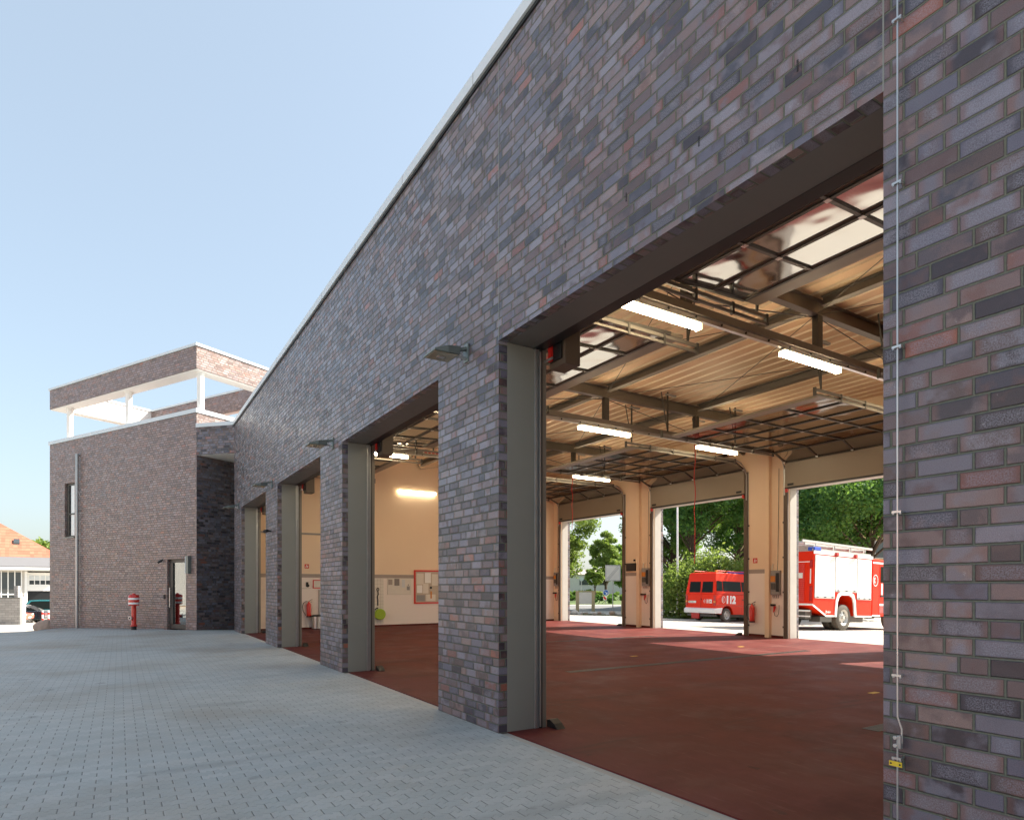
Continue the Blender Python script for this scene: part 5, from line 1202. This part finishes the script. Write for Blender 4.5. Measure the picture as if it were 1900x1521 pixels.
# red and white posts
for px, lb in ((79, 'red and white post in front of the dark coupe'), (90, 'red and white post next to the corner of the brown block')):
    x, y = W(px, 45); m = MB(); m.tube((0, 0, 0), (0, 0, .36), .06, 'red', 10); m.tube((0, 0, .36), (0, 0, .62), .06, 'whitep', 10); m.tube((0, 0, .62), (0, 0, .80), .06, 'red', 10); m.tube((0, 0, .80), (0, 0, .92), .06, 'whitep', 10)
    o = m.build('warning_post', smooth=True); o.location = (x, y, gz(x, y)+.0); tag(o, lb, 'post', 'red and white posts by the cars')
# low block wall with white end post
x, y = W(40.5, 43); wl_ = thing('block_wall', 'low grey block wall with a white end post beside the cars', 'wall', (x, y, gz(x, y)), (0, 0, R(-31.9+4)))
m = MB(); m.box(-9, -.03, -.12, .12, -.6, 1.78, 'block'); m.build('wall', wl_); m = MB(); m.box(-9, -.03, -.15, .15, 1.782, 1.82, 'darksteel'); m.build('cap', wl_)
m = MB(); m.box(-.03, .16, -.14, .14, -.4, 1.86, 'whitep'); m.build('end_post', wl_)
x, y = W(32, 44.5); m = MB(); m.box(-.13, .13, -.13, .13, -.3, 2.65, 'block'); o = m.build('gate_pier'); o.location = (x, y, gz(x, y)); o.rotation_euler = (0, 0, R(-28)); tag(o, 'pale block pier standing behind the low grey wall', 'pier')
# garage with hipped orange roof
x, y = W(48, 58); gr = thing('garage_building', 'pale garage building with an orange tiled roof and grey eaves', 'building', (x, y, gz(x, y)), (0, 0, R(6)))
zg = -gz(x, y)
m = MB(); m.box(-14, .0, 0, 10, -1, 4.45, 'palewall'); m.box(0, 2.6, .9, 10, -1, 4.45, 'palewall'); m.box(2.3, 2.6, .2, .9, -1, 4.45, 'palewall'); m.build('wall', gr)
m = MB(); m.prism([(-.9, 4.70), (-.9, 4.86), (.25, 5.75), (.25, 4.70)], lambda a, b: (-15, a, b), lambda a, b: (3.3, a, b), 'eave'); m.box(-15, 3.3, -.96, -.9, 4.56, 4.75, 'whitep'); m.box(-15, 3.3, -.9, 1.2, 4.46, 4.69, 'render'); m.build('eaves', gr)
m = MB(); zr = 9.15
m.add([(-15, .2, 5.72), (2.9, .2, 5.72), (2.9, 10, 5.72), (-15, 10, 5.72), (-2.0, 5.1, zr), (-15, 5.1, zr)], [(0, 1, 4, 5), (1, 2, 4), (2, 3, 5, 4), (3, 0, 5)], 'tile'); m.build('roof', gr)
for xx, yy in ((-.9, 2.2),):
    zz_ = 5.72+(yy-.2)/(4.9)*(zr-5.72); m = MB(); m.hexa([(xx, yy-.25, zz_-.15), (xx+.45, yy-.25, zz_-.15), (xx+.45, yy+.3, zz_+.23), (xx, yy+.3, zz_+.23), (xx, yy-.25, zz_+.0), (xx+.45, yy-.25, zz_+.0), (xx+.45, yy+.3, zz_+.38), (xx, yy+.3, zz_+.38)], 'winglass'); m.build('skylight', gr)
for i in range(12):
    x0 = -.36-i*.48; m = MB(); m.box(x0-.40, x0, -.045, -.002, 1.10, 4.3, 'winglass'); m.build('window', gr)
m = MB()
for i in range(13): x0 = -.28-i*.48; m.box(x0-.08, x0, -.09, -.003, .6, 4.42, 'whitep')
m.box(-8, -.2, -.1, -.004, 2.25, 2.36, 'whitep'); m.box(-.1, .12, -.06, .25, -.6, 4.42, 'whitep'); m.build('window_mullion', gr)
gd = MB(); gd.box(.13, 2.28, .25, .33, 2.6, 4.3, 'whitep'); gdo = gd.build('garage_door', gr)
for i in range(5):
    for z0 in (3.2, 3.66):
        m = MB(); m.box(.26+i*.41, .60+i*.41, .235, .249, z0, z0+.38, 'curtain' if z0 > 3.5 else 'winglass'); m.build('door_window', gdo)
m = MB(); m.box(.13, 2.28, .34, .38, -.5, 2.6, 'black'); m.build('garage_shade_sheet', gr)  # black sheet painted in for the shade inside the open garage

# long sunlit workshop on the other side of the yard, seen mirrored in the glossy bricks and the glass door
wk = thing('workshop_building', 'long cream rendered workshop across the yard, mirrored in the glass door', 'building')
m = MB(); m.box(-30, -24, -30, 46, -1, 6.2, 'yardwall'); m.build('wall', wk); m = MB(); m.box(-30.3, -23.7, -30.3, 46.3, 6.202, 6.5, 'coping'); m.build('roof', wk)
for i in range(12):
    m = MB(); m.box(-23.998, -23.93, -27+i*6, -23.5+i*6, 0, 3.6, 'red' if i % 3 == 0 else 'grey'); m.build('gate', wk)

# every far apart piece of a part becomes a part of its own
KEEP = ('crown', 'foliage', 'stems', 'trunk', 'gravel', 'leaves')
def pieces_of(me):
    nv = len(me.vertices); par = list(range(nv))
    def find(a):
        while par[a] != a: par[a] = par[par[a]]; a = par[a]
        return a
    for e_ in me.edges:
        a, b = find(e_.vertices[0]), find(e_.vertices[1])
        if a != b: par[a] = b
    root = [find(i) for i in range(nv)]; ids = {r_: k for k, r_ in enumerate(dict.fromkeys(root))}
    isl = np.array([ids[r_] for r_ in root]); k = len(ids)
    if k < 2: return None
    co_ = np.empty(nv*3); me.vertices.foreach_get('co', co_); co_ = co_.reshape(nv, 3)
    lo = np.full((k, 3), np.inf); hi = np.full((k, 3), -np.inf); np.minimum.at(lo, isl, co_); np.maximum.at(hi, isl, co_)
    size = (hi-lo).max(1); gap = np.maximum(0, np.maximum(lo[:, None]-hi[None], lo[None]-hi[:, None]))
    near = np.sqrt((gap**2).sum(2)) <= np.maximum(.02, .5*np.maximum(size[:, None], size[None]))
    p2 = list(range(k))
    def f2(a):
        while p2[a] != a: a = p2[a]
        return a
    for a, b in zip(*np.nonzero(np.triu(near, 1))):
        a, b = f2(a), f2(b)
        if a != b: p2[a] = b
    g2 = [f2(i) for i in range(k)]; u2 = list(dict.fromkeys(g2))
    return None if len(u2) < 2 else [u2.index(g2[i]) for i in isl]
for o in [q for q in bpy.data.objects if q.type == 'MESH' and q.parent and q.get('kind') is None]:
    nm = o.name.split('.')[0]
    if nm in KEEP or len(o.data.vertices) > 3000: continue
    pc = pieces_of(o.data)
    if not pc: continue
    n_ = max(pc)+1; src = o.data.copy()
    for k in range(n_):
        me = src.copy(); bm = bmesh.new(); bm.from_mesh(me); bm.verts.ensure_lookup_table()
        bmesh.ops.delete(bm, geom=[v for v in bm.verts if pc[v.index] != k], context='VERTS'); bm.to_mesh(me); bm.free()
        if k == 0: o.data = me
        else:
            c = o.copy(); c.data = me; c.name = nm; COL.objects.link(c)
